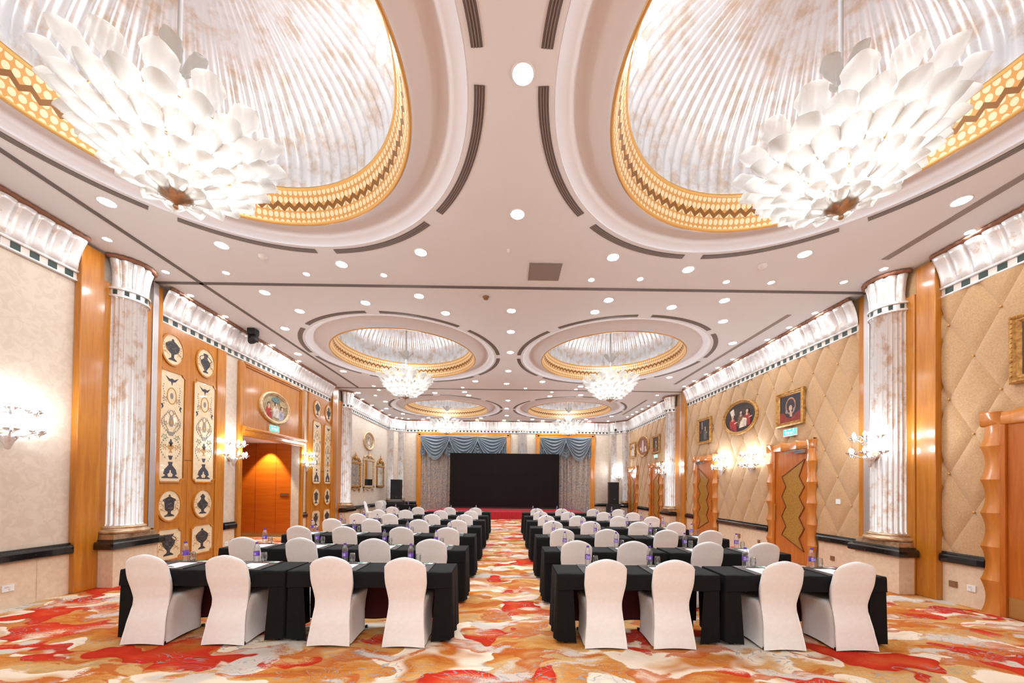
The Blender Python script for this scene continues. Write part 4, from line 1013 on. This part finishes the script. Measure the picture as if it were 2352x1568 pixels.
# ---------------------------------------------------------------- banquet chair
def make_chair():
    t = thing('banquet_chair', 'x', 'chair')
    m = MB(); m.smooth = True
    # seat and skirt: stacked rounded outlines
    lv = [  # z, rear y, front y, half width rear, half width front
        (0.0, -.036, .500, .221, .205), (.10, -.018, .503, .212, .205), (.22, .004, .508, .202, .207), (.34, .030, .515, .191, .213), (.42, .052, .520, .186, .220), (.455, .062, .522, .184, .222), (.475, .075, .512, .180, .214), (.482, .10, .49, .150, .19)]
    NP = 48
    def fn(u, v):
        k = int(round(v*(len(lv)-1))); z, yr, yf, wr, wf = lv[k]
        a = 2*pi*u+pi/4
        c_, s_ = cos(a), sin(a); p = 7
        q = (abs(c_)**p+abs(s_)**p)**(-1/p); x, y = c_*q, s_*q      # superellipse square
        yy = yr+(yf-yr)*(y+1)/2; w_ = wr+(wf-wr)*(y+1)/2
        zz = z
        mid = (1-x*x)*(1 if abs(y) > .8 else 0)+(1-y*y)*(1 if abs(x) > .8 else 0)
        if k == 0: zz = .004+.022*mid
        # the stretched sides pull in between the leg tips and the seat
        pull = .030*mid*sin(pi*min(z, .45)/.45) if abs(x) > .8 else 0
        return (x*(w_-pull), yy, zz)
    m.grid(fn, NP, len(lv)-1, cu=True)
    o = len(m.v); top = [i for i in range(o-NP, o)]
    m.f.append(tuple(top)); m.m.append(0); m.sm.append(True)
    m.build('seat_cover', M['chair'], t)
    m = MB(); m.smooth = True
    def sm(a, b, x): q = max(0., min(1., (x-a)/(b-a))); return q*q*(3-2*q)
    def W(z): return .187+.031*sm(.43, .68, z)+.036*(1-sm(-.05, .42, z))
    def yr(z):
        K = [(0, -.042), (.2, -.006), (.38, .036), (.46, .044), (.55, .032), (.75, -.012), (.95, -.060)]
        for (a, p), (b, q) in zip(K, K[1:]):
            if z <= b: return p+(q-p)*sm(a, b, z)*.4+(q-p)*(z-a)/(b-a)*.6
        return K[-1][1]
    NU = 20; nv = 34
    def rear(u, v):
        r = sin((2*u-1)*pi/2); ar = abs(r)
        zt = .937-.070*(ar*ar+.02)**.8-.040*ar**8
        z0 = .005+.018*(1-r*r)
        return r, z0+(zt-z0)*v, v
    def th(z): return .010+.044*sm(.34, .50, z)-.018*sm(.5, .93, z)
    def f1(u, v):
        r, z, _ = rear(u, v); e = abs(r)**8; w = W(z)*(1-.05*max(0, (z-.82)/.1)**2*abs(r))
        return (r*w, yr(z)-.010*(1-r*r)+.010*e+.014*(v**20), z)
    def f2(u, v):
        r, z, _ = rear(u, v); e = abs(r)**8; w = W(z)*(1-.05*max(0, (z-.82)/.1)**2*abs(r))
        return (r*w, yr(z)+th(z)+.008*(1-r*r)*(z > .4)-.008*e-.012*(v**20), z)
    m.grid(f1, NU, nv); m.grid(f2, NU, nv)
    m.grid(lambda u, v: f1(0, v) if u < .5 else f2(0, v), 1, nv); m.grid(lambda u, v: f1(1, v) if u < .5 else f2(1, v), 1, nv)
    m.grid(lambda u, v: f1(u, 1) if v < .5 else f2(u, 1), NU, 1)
    m.build('back_cover', M['chair'], t)
    for sx in (-1, 1):
        for y in (-.018, .482):
            f_ = MB().box(-.012, .012, -.012, .012, .0, .03); q = f_.build('leg', M['black_metal'], t); q.location = (sx*.196, y+.012, 0)
    return t
# ---------------------------------------------------------------- table, cloth
def make_table():
    t = thing('folding_table', 'x', 'table')
    MB().box(-.862, .862, .01, .45, .715, .742).build('tabletop', M['black'], t)
    for sx in (-1, 1):
        for y in (.05, .41):
            q = MB().box(-.02, .02, -.02, .02, 0, .715).build('leg', M['black_metal'], t); q.location = (sx*.77, y, 0)
    return t
def make_cloth():
    t = thing('tablecloth', 'x', 'tablecloth')
    m = MB(); m.smooth = True
    X, D, zt = .872, .46, .750
    # top with rounded front edge and short front fall
    def top(u, v):
        x = -X+2*X*u; k = v*14
        w = .003*sin(x*9)+.002*sin(x*23+1)
        if k <= 6: return (x, D-D*k/6, zt+.0015*sin(x*31+k)*sin(k*1.3))
        if k <= 8: q = (k-6)/2; return (x, -.012*sin(q*pi/2), zt-.012*(1-cos(q*pi/2)))
        q = (k-8)/6; return (x, -.014-.008*q*(1+.5*sin(x*13)), zt-.012-.155*q+w*q)
    m.grid(top, 60, 14)
    m.build('top_cover', M['fab_black'], t, fixn=False)
    # side falls wrapping round the front corners
    for sx in (-1, 1):
        m = MB(); m.smooth = True
        def side(u, v):
            # path: front strip (x from .70 to .885) then side (y 0..D) then back corner
            s = u*(.16+D); z = zt-.004-(zt-.045)*v
            fold = .010*v*sin(s*34)+.006*v*sin(s*61+1)
            if s < .16:
                inset = .05*v*(1-s/.16)
                return (sx*(X-.16+s-inset), -.006+fold-.01*v, z-.03*v*(1-s/.16))
            q = s-.16
            return (sx*(X+.004+.012*v+fold), q, z)
        m.grid(side, 44, 12); o_ = m.build('side_fall', M['fab_black'], t, fixn=False)
    # back skirt with maroon lining
    m = MB(); m.smooth = True
    def back(u, v):
        x = -X+2*X*u; z = zt-.004-(zt-.09)*v; return (x, D+.004+.012*v*sin(x*17)+.01*v, z+.012*v*sin(x*3.5))
    m.grid(back, 70, 6); m.build('back_fall', M['fab_black'], t, fixn=False)
    m = MB(); m.smooth = True
    def lin(u, v):
        p_ = back(.01+.98*u, v*.98); return (p_[0], p_[1]-.006, p_[2])
    m.grid(lin, 70, 6); m.build('lining', M['maroon'], t, fixn=False)
    return t
# ---------------------------------------------------------------- place settings
def make_bottle():
    t = thing('water_bottle', 'x', 'bottle')
    m = MB(); m.smooth = True
    pr = [(.001, .004), (.026, .0), (.031, .006), (.032, .02), (.030, .035), (.032, .05), (.032, .07), (.031, .075), (.031, .125), (.032, .13), (.031, .14), (.0315, .155), (.028, .175), (.021, .195), (.014, .208), (.013, .216)]
    m.lathe(pr, 20, mod=lambda r, z, a: r*(1-.03*abs(sin(4*a))) if z < .07 else r); m.build('bottle_body', M['bottle'], t)
    m = MB(); m.lathe([(.001, .232), (.0145, .232), (.015, .230), (.015, .215), (.0165, .214), (.0165, .211), (.013, .211)], 20); m.build('bottle_cap', M['cap'], t)
    m = MB(); m.smooth = True; m.lathe([(.0318, .073), (.0322, .074), (.0322, .124), (.0318, .125)], 24); lab = m.build('bottle_label', M['label'], t)
    # characters and drop sign bent round the label (facing the back of the hall and slightly left)
    q = MB(); R = .0326
    for txt, dz in (('纯', .012), ('悦', -.010)):
        vs, fs = text_mesh(txt, .024, 0)
        q.add([(-(R)*sin(-(a)/R+.75)*1.0, -(R)*cos(-(a)/R+.75), .0985+dz+b) for a, b, c_ in vs], fs)
    drop = [(0, .019), (.004, .010), (.010, .002), (.011, -.006), (.006, -.014), (0, -.016), (-.006, -.014), (-.011, -.006), (-.010, .002), (-.004, .010)]
    inn = [(x*.72, z*.72-.001) for x, z in drop]; n = len(drop)
    P = lambda x, z: (-(R)*sin(-x/R-.10), -(R)*cos(-x/R-.10), .099+z)
    q.add([P(*p) for p in drop]+[P(*p) for p in inn], [(i, (i+1) % n, (i+1) % n+n, i+n) for i in range(n)])
    q.add([P(x*.3, z*.3-.004) for x, z in drop], [tuple(range(n))])
    q.build('label_print', M['label_white'], lab, fixn=False)
    return t
def make_glass():
    m = MB(); m.smooth = True
    m.lathe([(.001, .004), (.022, .0), (.024, .004), (.030, .035), (.0325, .065), (.030, .095), (.0265, .115), (.0255, .115), (.029, .093), (.031, .065), (.0285, .036), (.022, .012), (.001, .011)], 24)
    o = m.build('drinking_glass', M['glass']); return tag(o, 'x', 'glass')
def make_pad():
    m = MB().box(-.225, .225, 0, .415, 0, .006); m.cur = 1; m.box(-.225, .225, -.004, 0, 0, .007); m.box(-.225, .225, .30, .306, .006, .008)
    m.cur = 0; m.box(-.225, .225, .307, .415, .006, .009)
    o = m.build('desk_pad', [M['pad'], M['pad_edge']]); return tag(o, 'x', 'desk pad')
def make_paper():
    m = MB().box(-.105, .105, 0, .27, 0, .003); m.cur = 1; m.box(.03, .10, .02, .028, .003, .0035)
    return tag(m.build('notepaper', [M['paper'], M['slot_fin']]), 'x', 'paper')
def make_pen():
    t = thing('pen', 'x', 'pen')
    MB().tube([(-.06, 0, .005), (.045, 0, .005)], .004, 8).build('barrel', M['black'], t); MB().tube([(.045, 0, .005), (.068, 0, .005)], .0045, 8).build('pen_cap', M['chrome'], t)
    return t
def make_card():
    m = MB().box(-.05, .05, -.03, .03, 0, .002); m.cur = 1; m.box(-.045, .0, -.022, .022, .002, .0026); m.box(.008, .04, -.006, .0, .002, .0026)
    return tag(m.build('printed_card', [M['card_white'], M['card_green']]), 'x', 'card')

chair0, table0, cloth0, bottle0, glass0, pad0, paper0, pen0, card0 = make_chair(), make_table(), make_cloth(), make_bottle(), make_glass(), make_pad(), make_paper(), make_pen(), make_card()
CH_ = childmap(); used_first = {}
def put(proto, loc, rz, label, group, sc=1):
    if proto.name in used_first: o = copy_tree(proto, CH_)
    else: o = proto; used_first[proto.name] = 1
    o.location = loc; o.rotation_euler = (0, 0, rz); o['label'] = label
    if group: o['group'] = group
    return o
RY = [3.98, 5.32, 6.79, 8.30, 9.85, 11.38, 12.93]
RN = ['front row', 'second row', 'third row', 'fourth row', 'fifth row', 'sixth row', 'seventh row']
SEAT = {'left': ['wall-end seat', 'second seat from the wall', 'second seat from the aisle', 'aisle-end seat'], 'right': ['aisle-end seat', 'second seat from the aisle', 'second seat from the wall', 'wall-end seat']}
CX = {'left': [[-3.73, -2.91, -1.83, -1.05], [-3.68, -2.88, -1.85, -1.06], [-3.73, -2.92, -1.89, -1.07], [-3.85, -3.0, -1.93, -1.08], [-3.91, -3.08, -1.96, -1.10], [-3.90, -3.06, -2.0, -1.08], [-3.96, -3.07, -1.98, -1.08]],
      'right': [[1.05, 1.77, 2.91, 3.66], [1.0, 1.79, 2.85, 3.65], [1.01, 1.82, 2.89, 3.69], [1.03, 1.865, 2.93, 3.77], [1.04, 1.87, 2.95, 3.82], [1.03, 1.88, 2.97, 3.85], [1.045, 1.91, 3.0, 3.88]]}
TX = {'left': [(-3.225, 'wall-side'), (-1.455, 'aisle-side')], 'right': [(1.425, 'aisle-side'), (3.225, 'wall-side')]}
rnd = random.Random(3)
for r in range(7):
    y = RY[r]; rn = RN[r]
    for blk in ('left', 'right'):
        for x, nm in TX[blk]:
            xo = x+rnd.uniform(-.004, .004)*(r > 0)
            put(table0, (xo, y, 0), 0, 'folding table under black cloth, %s, %s block, %s one' % (rn, blk, nm), 'folding tables under black cloths')
            put(cloth0, (xo, y, 0), 0, 'black cloth over the %s table, %s, %s block' % (nm, rn, blk), 'black tablecloths')
        for i, x in enumerate(CX[blk][r]):
            st = SEAT[blk][i]; where = '%s, %s, %s block' % (st, rn, blk)
            put(chair0, (x+rnd.uniform(-.008, .008), y-.10+rnd.uniform(-.015, .01), 0), rnd.uniform(-.02, .02), 'white-covered banquet chair at the '+where, 'white-covered chairs at the tables')
            px = x+(.04 if blk == 'left' else .0) + (.0 if r else 0); 
            if r == 0: px = (-3.69, -2.86, -1.83, -1.06)[i] if blk == 'left' else (1.06, 1.79, 2.92, 3.71)[i]
            py = y+.02
            put(pad0, (px, py, .7525), 0, 'black desk pad at the '+where, 'black desk pads')
            put(paper0, (px+.03*(1 if blk == 'left' else -1), py+.02, .759), rnd.uniform(-.03, .03), 'white notepaper at the '+where, 'sheets of notepaper')
            if blk == 'left': bx, gx, cx_ = px-.06, px+.03, px+.15
            else: bx, gx, cx_ = px-.10, px-.01, px+.11
            zt_ = .7615
            put(bottle0, (bx, py+.36, zt_), rnd.uniform(-.5, .3), 'violet-labelled water bottle at the '+where, 'water bottles on the tables')
            put(glass0, (gx, py+.355, zt_), 0, 'empty tumbler at the '+where, 'tumblers on the tables')
            put(card0, (cx_, py+.36, zt_), rnd.uniform(-.1, .1), 'green and white card at the '+where, 'printed cards on the desk pads')
            if r < 4: put(pen0, (px+.02*(1 if blk == 'left' else -1), py+.06, .7625), rnd.uniform(-.3, .1), 'black pen on the notepaper at the '+where, 'pens on the notepaper')

# control table beside the stage
t = thing('control_table', 'black-clothed control table in front of the left loudspeaker', 'table', (-4.98, 17.3, 0))
MB().box(-.64, .64, 0, .6, .72, .745).build('tabletop', M['black'], t)
for sx in (-1, 1):
    for yy in (.06, .54): q = MB().box(-.02, .02, -.02, .02, 0, .72).build('leg', M['black_metal'], t); q.location = (sx*.56, yy, 0)
t = thing('tablecloth', 'black cloth hanging over the control table by the stage', 'tablecloth', (-4.98, 17.3, 0))
m = MB(); m.smooth = True
per = [(-.65, -.01), (.65, -.01), (.65, .61), (-.65, .61)]
def fn(u, v):
    k = u*4; i = int(k) % 4; f_ = k-int(k); a, b = per[i], per[(i+1) % 4]; s = u*80
    return (a[0]+(b[0]-a[0])*f_+.012*v*sin(s), a[1]+(b[1]-a[1])*f_+.012*v*cos(s*1.1), .748-.72*v)
m.grid(fn, 120, 5, cu=True); m.build('cloth_fall', M['fab_black'], t, fixn=False)
MB().box(-.65, .65, -.01, .61, .746, .752).build('cloth_top', M['fab_black'], t)
t = thing('equipment_case', 'black equipment case on the control table', 'equipment case', (-5.25, 17.42, .753))
MB().box(-.34, .34, 0, .40, 0, .17).build('case_body', M['black'], t, bevel=.008); MB().box(-.34, .34, -.01, .0, .145, .16).build('case_edge', M['slot_fin'], t)
t = thing('mixing_console', 'small mixing console on top of the black equipment case', 'mixer', (-5.25, 17.46, .924))
m = MB(); m.prismz([(-.26, 0), (.26, 0), (.26, .3), (-.26, .3)], 0, .05); m.build('console_body', M['slot'], t)
m = MB()
for a in range(8):
    for b in range(4): m.lathe([(.008, .05), (.008, .066), (.001, .066)], 8, (-.22+a*.062, .06+b*.06, 0))
m.build('control_knobs', M['alu'], t)
t = thing('desk_microphone', 'silver gooseneck microphone standing on the control table', 'microphone', (-4.80, 17.5, .753))
m = MB(); m.smooth = True; m.lathe([(.06, 0), (.06, .015), (.01, .03), (.001, .03)], 16); m.build('base', M['black'], t)
MB().tube([(0, 0, .03), (0, 0, .2), (-.02, -.03, .30)], .008, 8).build('stem', M['chrome'], t); m = MB(); m.smooth = True; m.sphere((-.025, -.035, .335), .035, 12, 8, 1.3); m.build('microphone_head', M['alu'], t)
put(bottle0, (-4.62, 17.42, .753), -.3, 'violet-labelled water bottle standing on the control table', 'water bottles on the tables')
for k, (x, yy, rz, lb) in enumerate([(-5.95, 17.30, -.25, 'white-covered chair left of the control table, nearest one'), (-6.05, 18.0, -.1, 'white-covered chair left of the control table, behind the nearest'), (-6.05, 17.05, -1.45, 'white-covered chair seen edge-on against the mirror wall')]):
    o = put(chair0, (x if k != 2 else -6.30, yy if k != 2 else 16.55, 0), rz, lb, 'white-covered chairs by the control table')
t = thing('cable', 'black cables hanging behind the control table', 'cable', (0, 0, 0)); bpy.data.objects.remove(t)
m = MB(); m.smooth = True; m.tube([(-4.75, 17.6, .76), (-4.68, 17.64, .79), (-4.6, 17.66, .757), (-4.5, 17.7, .757), (-4.42, 17.72, .76)], .008, 6)
tag(m.build('cable', M['black']), 'black cable lying across the right end of the control table', 'cable')
# ---------------------------------------------------------------- chandeliers
def leaf_mesh(L_, Wd, curl_, tip=.25, name='glass_leaf'):
    m = MB(); m.smooth = True; nu, nv = 6, 9
    def base(u, v):
        x = 2*u-1
        w = Wd*(.16+.84*sin(pi*min(1, v*.62+.0))**1.1)*(1 if v < .8 else sqrt(max(0, 1-((v-.8)/.2)**2*.75)))
        ruf = 1+.05*sin(v*26)*abs(x)
        lift = curl_*v*v
        return (x*w*ruf, -lift+ .22*Wd*x*x*2-.0*v, L_*(v-.06*abs(x)**2*(v**4)) )
    def rib(u, v):
        p = base(u, v); return (p[0], p[1]-.0035*abs(sin(3*pi*u)), p[2])
    m.grid(lambda u, v: rib(u, v), nu, nv)
    m.grid(lambda u, v: (base(1-u, v)[0], base(1-u, v)[1]+.006, base(1-u, v)[2]), nu, nv)
    me = m.build(name, M['leaf']); return me
leafA = leaf_mesh(.42, .075, .10); leafB = leaf_mesh(.34, .095, .05); leafC = leaf_mesh(.22, .065, .03)
bulb_o = MB(); bulb_o.smooth = True
bulb_o.lathe([(.001, 0), (.012, .004), (.014, .03), (.020, .06), (.018, .08), (.006, .105), (.001, .11)], 10); bulb_o = bulb_o.build('bulb', M['bulb'])
def chandelier(cx, cyy, label, first):
    t = thing('chandelier', label, 'chandelier', (cx, cyy, 4.10), 0, 'leafy glass chandeliers under the domes')
    m = MB(); m.smooth = True
    m.tube([(0, 0, .10), (0, 0, 2.86)], .018, 10); m.lathe([(.001, 2.89), (.10, 2.89), (.12, 2.86), (.03, 2.82)], 20)
    m.build('stem', M['ring_white'], t)
    m = MB(); m.smooth = True
    m.lathe([(.001, -.02), (.02, .0), (.05, .02), (.10, .05), (.12, .08), (.06, .10), (.001, .10)], 20); m.sphere((0, 0, -.03), .022, 8, 6); m.build('bottom_rosette', M['gold_base'], t)
    fr = MB()
    for r_, z in ((.20, .14), (.38, .32), (.54, .52)): fr.tube([(r_*cos(a), r_*sin(a), z) for a in [2*pi*k/28 for k in range(28)]], .007, 5, closed=True)
    for k in range(8):
        a = 2*pi*k/8; fr.tube([(r_*cos(a), r_*sin(a), z) for r_, z in ((.04, .08), (.20, .14), (.38, .32), (.54, .52), (.3, .62), (.02, .66))], .007, 5)
    fr.build('carrier_frame', M['gilt'], t)
    def add(proto, mtx):
        o = proto.copy(); COL.objects.link(o); o.parent = t; o.matrix_local = mtx; return o
    tiers = [  # count, base radius, base z, tilt from vertical outward (deg), leaf, scale
        (8, .03, .02, 68, leafC, 1.05), (12, .13, .05, 63, leafB, .80), (16, .25, .11, 58, leafB, .86), (19, .36, .20, 53, leafB, .95), (19, .45, .31, 49, leafB, 1.0), (16, .52, .42, 47, leafB, 1.08)]
    nl = 0
    for k, (n, r_, z, tilt, pr, sc) in enumerate(tiers):
        for i in range(n):
            a = 2*pi*(i+.5*(k % 2))/n
            R_ = Matrix.Rotation(a-pi/2, 4, 'Z') @ Matrix.Translation((0, r_, z)) @ Matrix.Rotation(-radians(tilt+rnd.uniform(-4, 4)), 4, 'X') @ Matrix.Diagonal((sc*1.05, -1, sc, 1))
            add(pr, R_); nl += 1
    # upright leaves round the stem and small crown higher up
    for n, z, r_, tilt, pr, sc in ((6, .55, .04, 16, leafA, 1.0), (4, 1.12, .04, 34, leafC, 1.2)):
        for i in range(n):
            a = 2*pi*i/n+.3
            add(pr, Matrix.Rotation(a-pi/2, 4, 'Z') @ Matrix.Translation((0, r_, z)) @ Matrix.Rotation(-radians(tilt), 4, 'X') @ Matrix.Diagonal((sc, -1, sc, 1))); nl += 1
    for n, r_, z in ((6, .14, .20), (9, .30, .34), (12, .44, .50)):
        for i in range(n):
            a = 2*pi*(i+.25)/n; add(bulb_o, Matrix.Translation((r_*cos(a), r_*sin(a), z)))
    ld = bpy.data.lights.new('chandelier_glow', 'POINT'); ld.energy = CH_W; ld.shadow_soft_size = .22; ld.color = (.92, .96, 1)
    lo = bpy.data.objects.new('chandelier_glow', ld); COL.objects.link(lo); lo.location = (cx, cyy, 4.66)
    return t
CH_W = 100
for k, (cx, cyy) in enumerate(DOMES):
    chandelier(cx, cyy, 'tiered frosted glass leaf chandelier under the %s dome %s' % names[k], k == 0)
for o in (leafA, leafB, leafC, bulb_o): bpy.data.objects.remove(o)

# ---------------------------------------------------------------- sconces
def make_sconce():
    t = thing('wall_sconce', 'x', 'sconce')
    m = MB(); m.smooth = True
    m.lathe([(.001, -.20), (.02, -.19), (.035, -.14), (.05, -.10), (.075, -.06), (.08, -.03), (.03, .0), (.025, .30), (.03, .34), (.001, .36)], 20, (0, -.10, 0)); m.build('bracket', M['silver'], t)
    m = MB(); m.smooth = True; m.lathe([(.001, 0), (.06, 0), (.06, .02), (.001, .03)], 20); m.xf(Matrix.Translation((0, 0, -.02)) @ Matrix.Rotation(pi/2, 4, 'X')); m.build('wall_rose', M['gold_base'], t)
    arm = MB(); arm.smooth = True; pos = []
    for z, R_, angs in ((.02, .25, (-80, -27, 27, 80)), (.26, .21, (-75, -25, 25, 75))):
        for a in angs:
            a = radians(a); x, y = R_*sin(a), -.10-R_*cos(a)*.85
            arm.tube([(0, -.10, z-.02), (x*.5, -.10+(y+.10)*.5, z-.06), (x, y, z)], .008, 6); pos.append((x, y, z))
    arm.tube([(0, -.10, -.06), (0, -.10, .30)], .02, 8)
    arm.build('scroll_arms', M['crystal'], t)
    for (x, y, z) in pos:
        m = MB(); m.smooth = True
        m.lathe([(.001, -.05), (.012, -.045), (.02, -.03), (.045, -.012), (.062, .004), (.070, .010), (.066, .014), (.04, -.002), (.012, -.01), (.001, -.01)], 16, mod=lambda r, zz, a: r*(1+.06*sin(8*a)))
        dish = m.build('glass_dish', M['crystal'], t); dish.location = (x, y, z)
        m = MB(); m.smooth = True; m.lathe([(.012, 0), (.012, .02), (.022, .04), (.022, .055), (.008, .085), (.001, .09)], 10)
        m.build('bulb', M['sconce_bulb'], dish)
    for k in range(16):
        m = MB(); a = -1.4+2.8*((k*7) % 16)/15; R_ = rnd.uniform(.08, .23); z = (-.05, .06, .16, .24)[k % 4]
        m.lathe([(.0005, -.028), (.012, 0), (.0005, .018)], 5); o = m.build('crystal_drop', M['crystal'], t); o.location = (R_*sin(a), -.10-R_*cos(a)*.8, z)
    return t
sc0 = make_sconce(); CH_ = childmap()
SC = [(XL+.0, 4.80, pi/2, 'crystal sconce cut by the left edge of the picture'), (XL+.0, 8.73, pi/2, 'crystal sconce left of the wide entrance on the left wall'), (XL+.0, 11.92, pi/2, 'crystal sconce right of the wide entrance on the left wall'),
      (XR-.30, 6.36, -pi/2, 'crystal sconce on the near right fluted column'), (XR-.02, 9.90, -pi/2, 'crystal sconce beside the nearest zigzag door on the right wall'), (XR-.02, 11.28, -pi/2, 'crystal sconce beside the second zigzag door, under the oval painting'),
      (XR-.33, 14.80, -pi/2, 'crystal sconce on the far right fluted column')]
for x, y, rz, lb in SC: put(sc0, (x, y, 2.30), rz, lb, 'crystal wall sconces').scale = (1.12,)*3
p_, a_ = chpos(1, .63); put(sc0, (p_.x, p_.y, 2.26), a_, 'crystal sconce in the back right corner above the loudspeaker', 'crystal wall sconces')

# ---------------------------------------------------------------- recessed downlights
def make_down(r, big):
    t = thing('recessed_downlight', 'x', 'ceiling light')
    m = MB(); m.smooth = True; m.lathe([(r*1.0, -.001), (r*1.02, -.006), (r*1.22, -.006), (r*1.25, 0)], 28); m.build('trim_ring', M['ring_white'], t, fixn=False)
    MB().lathe([(.0005, -.004), (r, -.004)], 28).build('lens', M['lamp_big' if big else 'lamp_small'], t, fixn=False)
    return t
dB, dS = make_down(.085, True), make_down(.05, False); CH_ = childmap()
DL = [('B',.1,3.25),('B',5.7,4.6),('B',-5.3,4.85),('B',.1,4.95),('s',6.5,5.15),('s',-6.1,5.6),('B',-4.45,5.7),('B',4.6,5.7),('B',-1.4,5.8),('B',1.65,5.85),('s',6.2,6.05),('B',-2.8,6.15),('B',3.0,6.15),('s',-6.0,6.45),('s',-4.95,6.45),('s',-3.55,6.45),('s',-2.2,6.45),('s',2.3,6.45),('s',5.9,6.45),('s',1.45,6.5),('s',3.85,6.5),('s',4.65,6.5),('B',-4.7,7.1),('B',-1.75,7.15),('B',4.2,7.15),('B',1.95,7.2),('s',-6.25,7.25),('B',-2.9,7.45),('B',3.3,7.45),('s',6.35,7.6),('B',.05,7.7),('B',1.8,7.7),('B',-4.45,7.85),('B',-1.35,7.85),('B',4.7,8.05),('s',-6.25,8.15),('s',6.35,8.3),('B',-5.3,8.75),('B',.05,8.75),('s',6.35,9.0),('B',5.65,9.25),('s',-6.25,9.8),('B',.05,10.1),('s',6.35,10.4),('B',-5.95,10.45),('s',-6.25,11.05),('s',6.35,11.15),('B',0.0,11.75),('s',6.35,11.8),('B',-5.35,12.0),('B',5.35,12.2),('s',6.35,12.55),('B',1.2,12.9),('B',-1.15,12.95),('B',-.05,13.2),('s',6.35,13.25),('B',2.65,13.45),('s',-5.0,13.75),('s',-1.7,13.8),('s',.65,13.8),('s',2.55,13.85),('s',-5.0,14.3),('s',1.7,14.3),('B',-1.7,14.45),('s',5.9,14.55),('B',-2.9,14.65),('B',2.9,14.7),('B',-6.0,14.8),('B',1.7,14.95),('B',-1.6,15.0),('s',-5.45,15.2),('B',0.0,15.8),('s',6.3,15.8),('s',-6.25,15.9),('B',-5.4,16.3),('s',6.3,16.5),('s',-6.25,17.05),('s',6.25,17.15),('B',-.05,17.45),('B',-5.85,17.8),('s',6.25,17.85),('s',-6.2,18.25),('s',6.25,18.5),('B',5.35,19.0),('B',-5.4,19.05),('s',6.2,19.1),('B',-.05,19.2),('s',-6.2,19.4),('B',-1.45,20.0),('B',4.25,20.0),('B',-4.3,20.1),('s',-6.05,20.15),('B',1.35,20.2),('s',-5.8,20.3),('B',-2.95,20.35),('B',2.8,20.35),('s',5.55,20.4),('s',-5.5,20.5),('s',.6,20.55),('B',4.55,20.55),('B',-.2,20.55),('B',-4.7,20.55),('B',-1.7,20.55),('B',1.95,20.55)]
def nearest_desc(x, y):
    zone = 'before the first ceiling track' if y < 6.8 else 'between the two ceiling tracks' if y < 14 else 'beyond the second ceiling track'
    side = 'left' if x < -.5 else 'right' if x > .5 else 'centre'
    return zone, side
ords = ['first', 'second', 'third', 'fourth', 'fifth', 'sixth', 'seventh', 'eighth', 'ninth', 'tenth', 'eleventh', 'twelfth', 'thirteenth', 'fourteenth', 'fifteenth', 'sixteenth', 'seventeenth', 'eighteenth', 'nineteenth', 'twentieth', 'twenty-first', 'twenty-second', 'twenty-third', 'twenty-fourth', 'twenty-fifth']
cnt = {}
for ty, x, y in sorted(DL, key=lambda q: (q[2], q[1])):
    zone, side = nearest_desc(x, y); kk = (ty, zone, side); cnt[kk] = cnt.get(kk, 0)+1
    o = put(dB if ty == 'B' else dS, (x, y, CZ), 0, '%s recessed downlight %s, %s side, %s from the camera' % ('large' if ty == 'B' else 'small', zone, side if side != 'centre' else 'middle', ords[cnt[kk]-1]), 'recessed ceiling downlights')
# round lights on the near dome walls
for sx, x in ((-1, -1.27), (1, 1.27)):
    o = put(dB, (x, 3.55, 5.90), 0, 'round light on the inner wall of the %s near dome' % ('left' if sx < 0 else 'right'), 'recessed ceiling downlights')
    o.rotation_euler = (0, radians(62)*(-sx)*-1, 0)
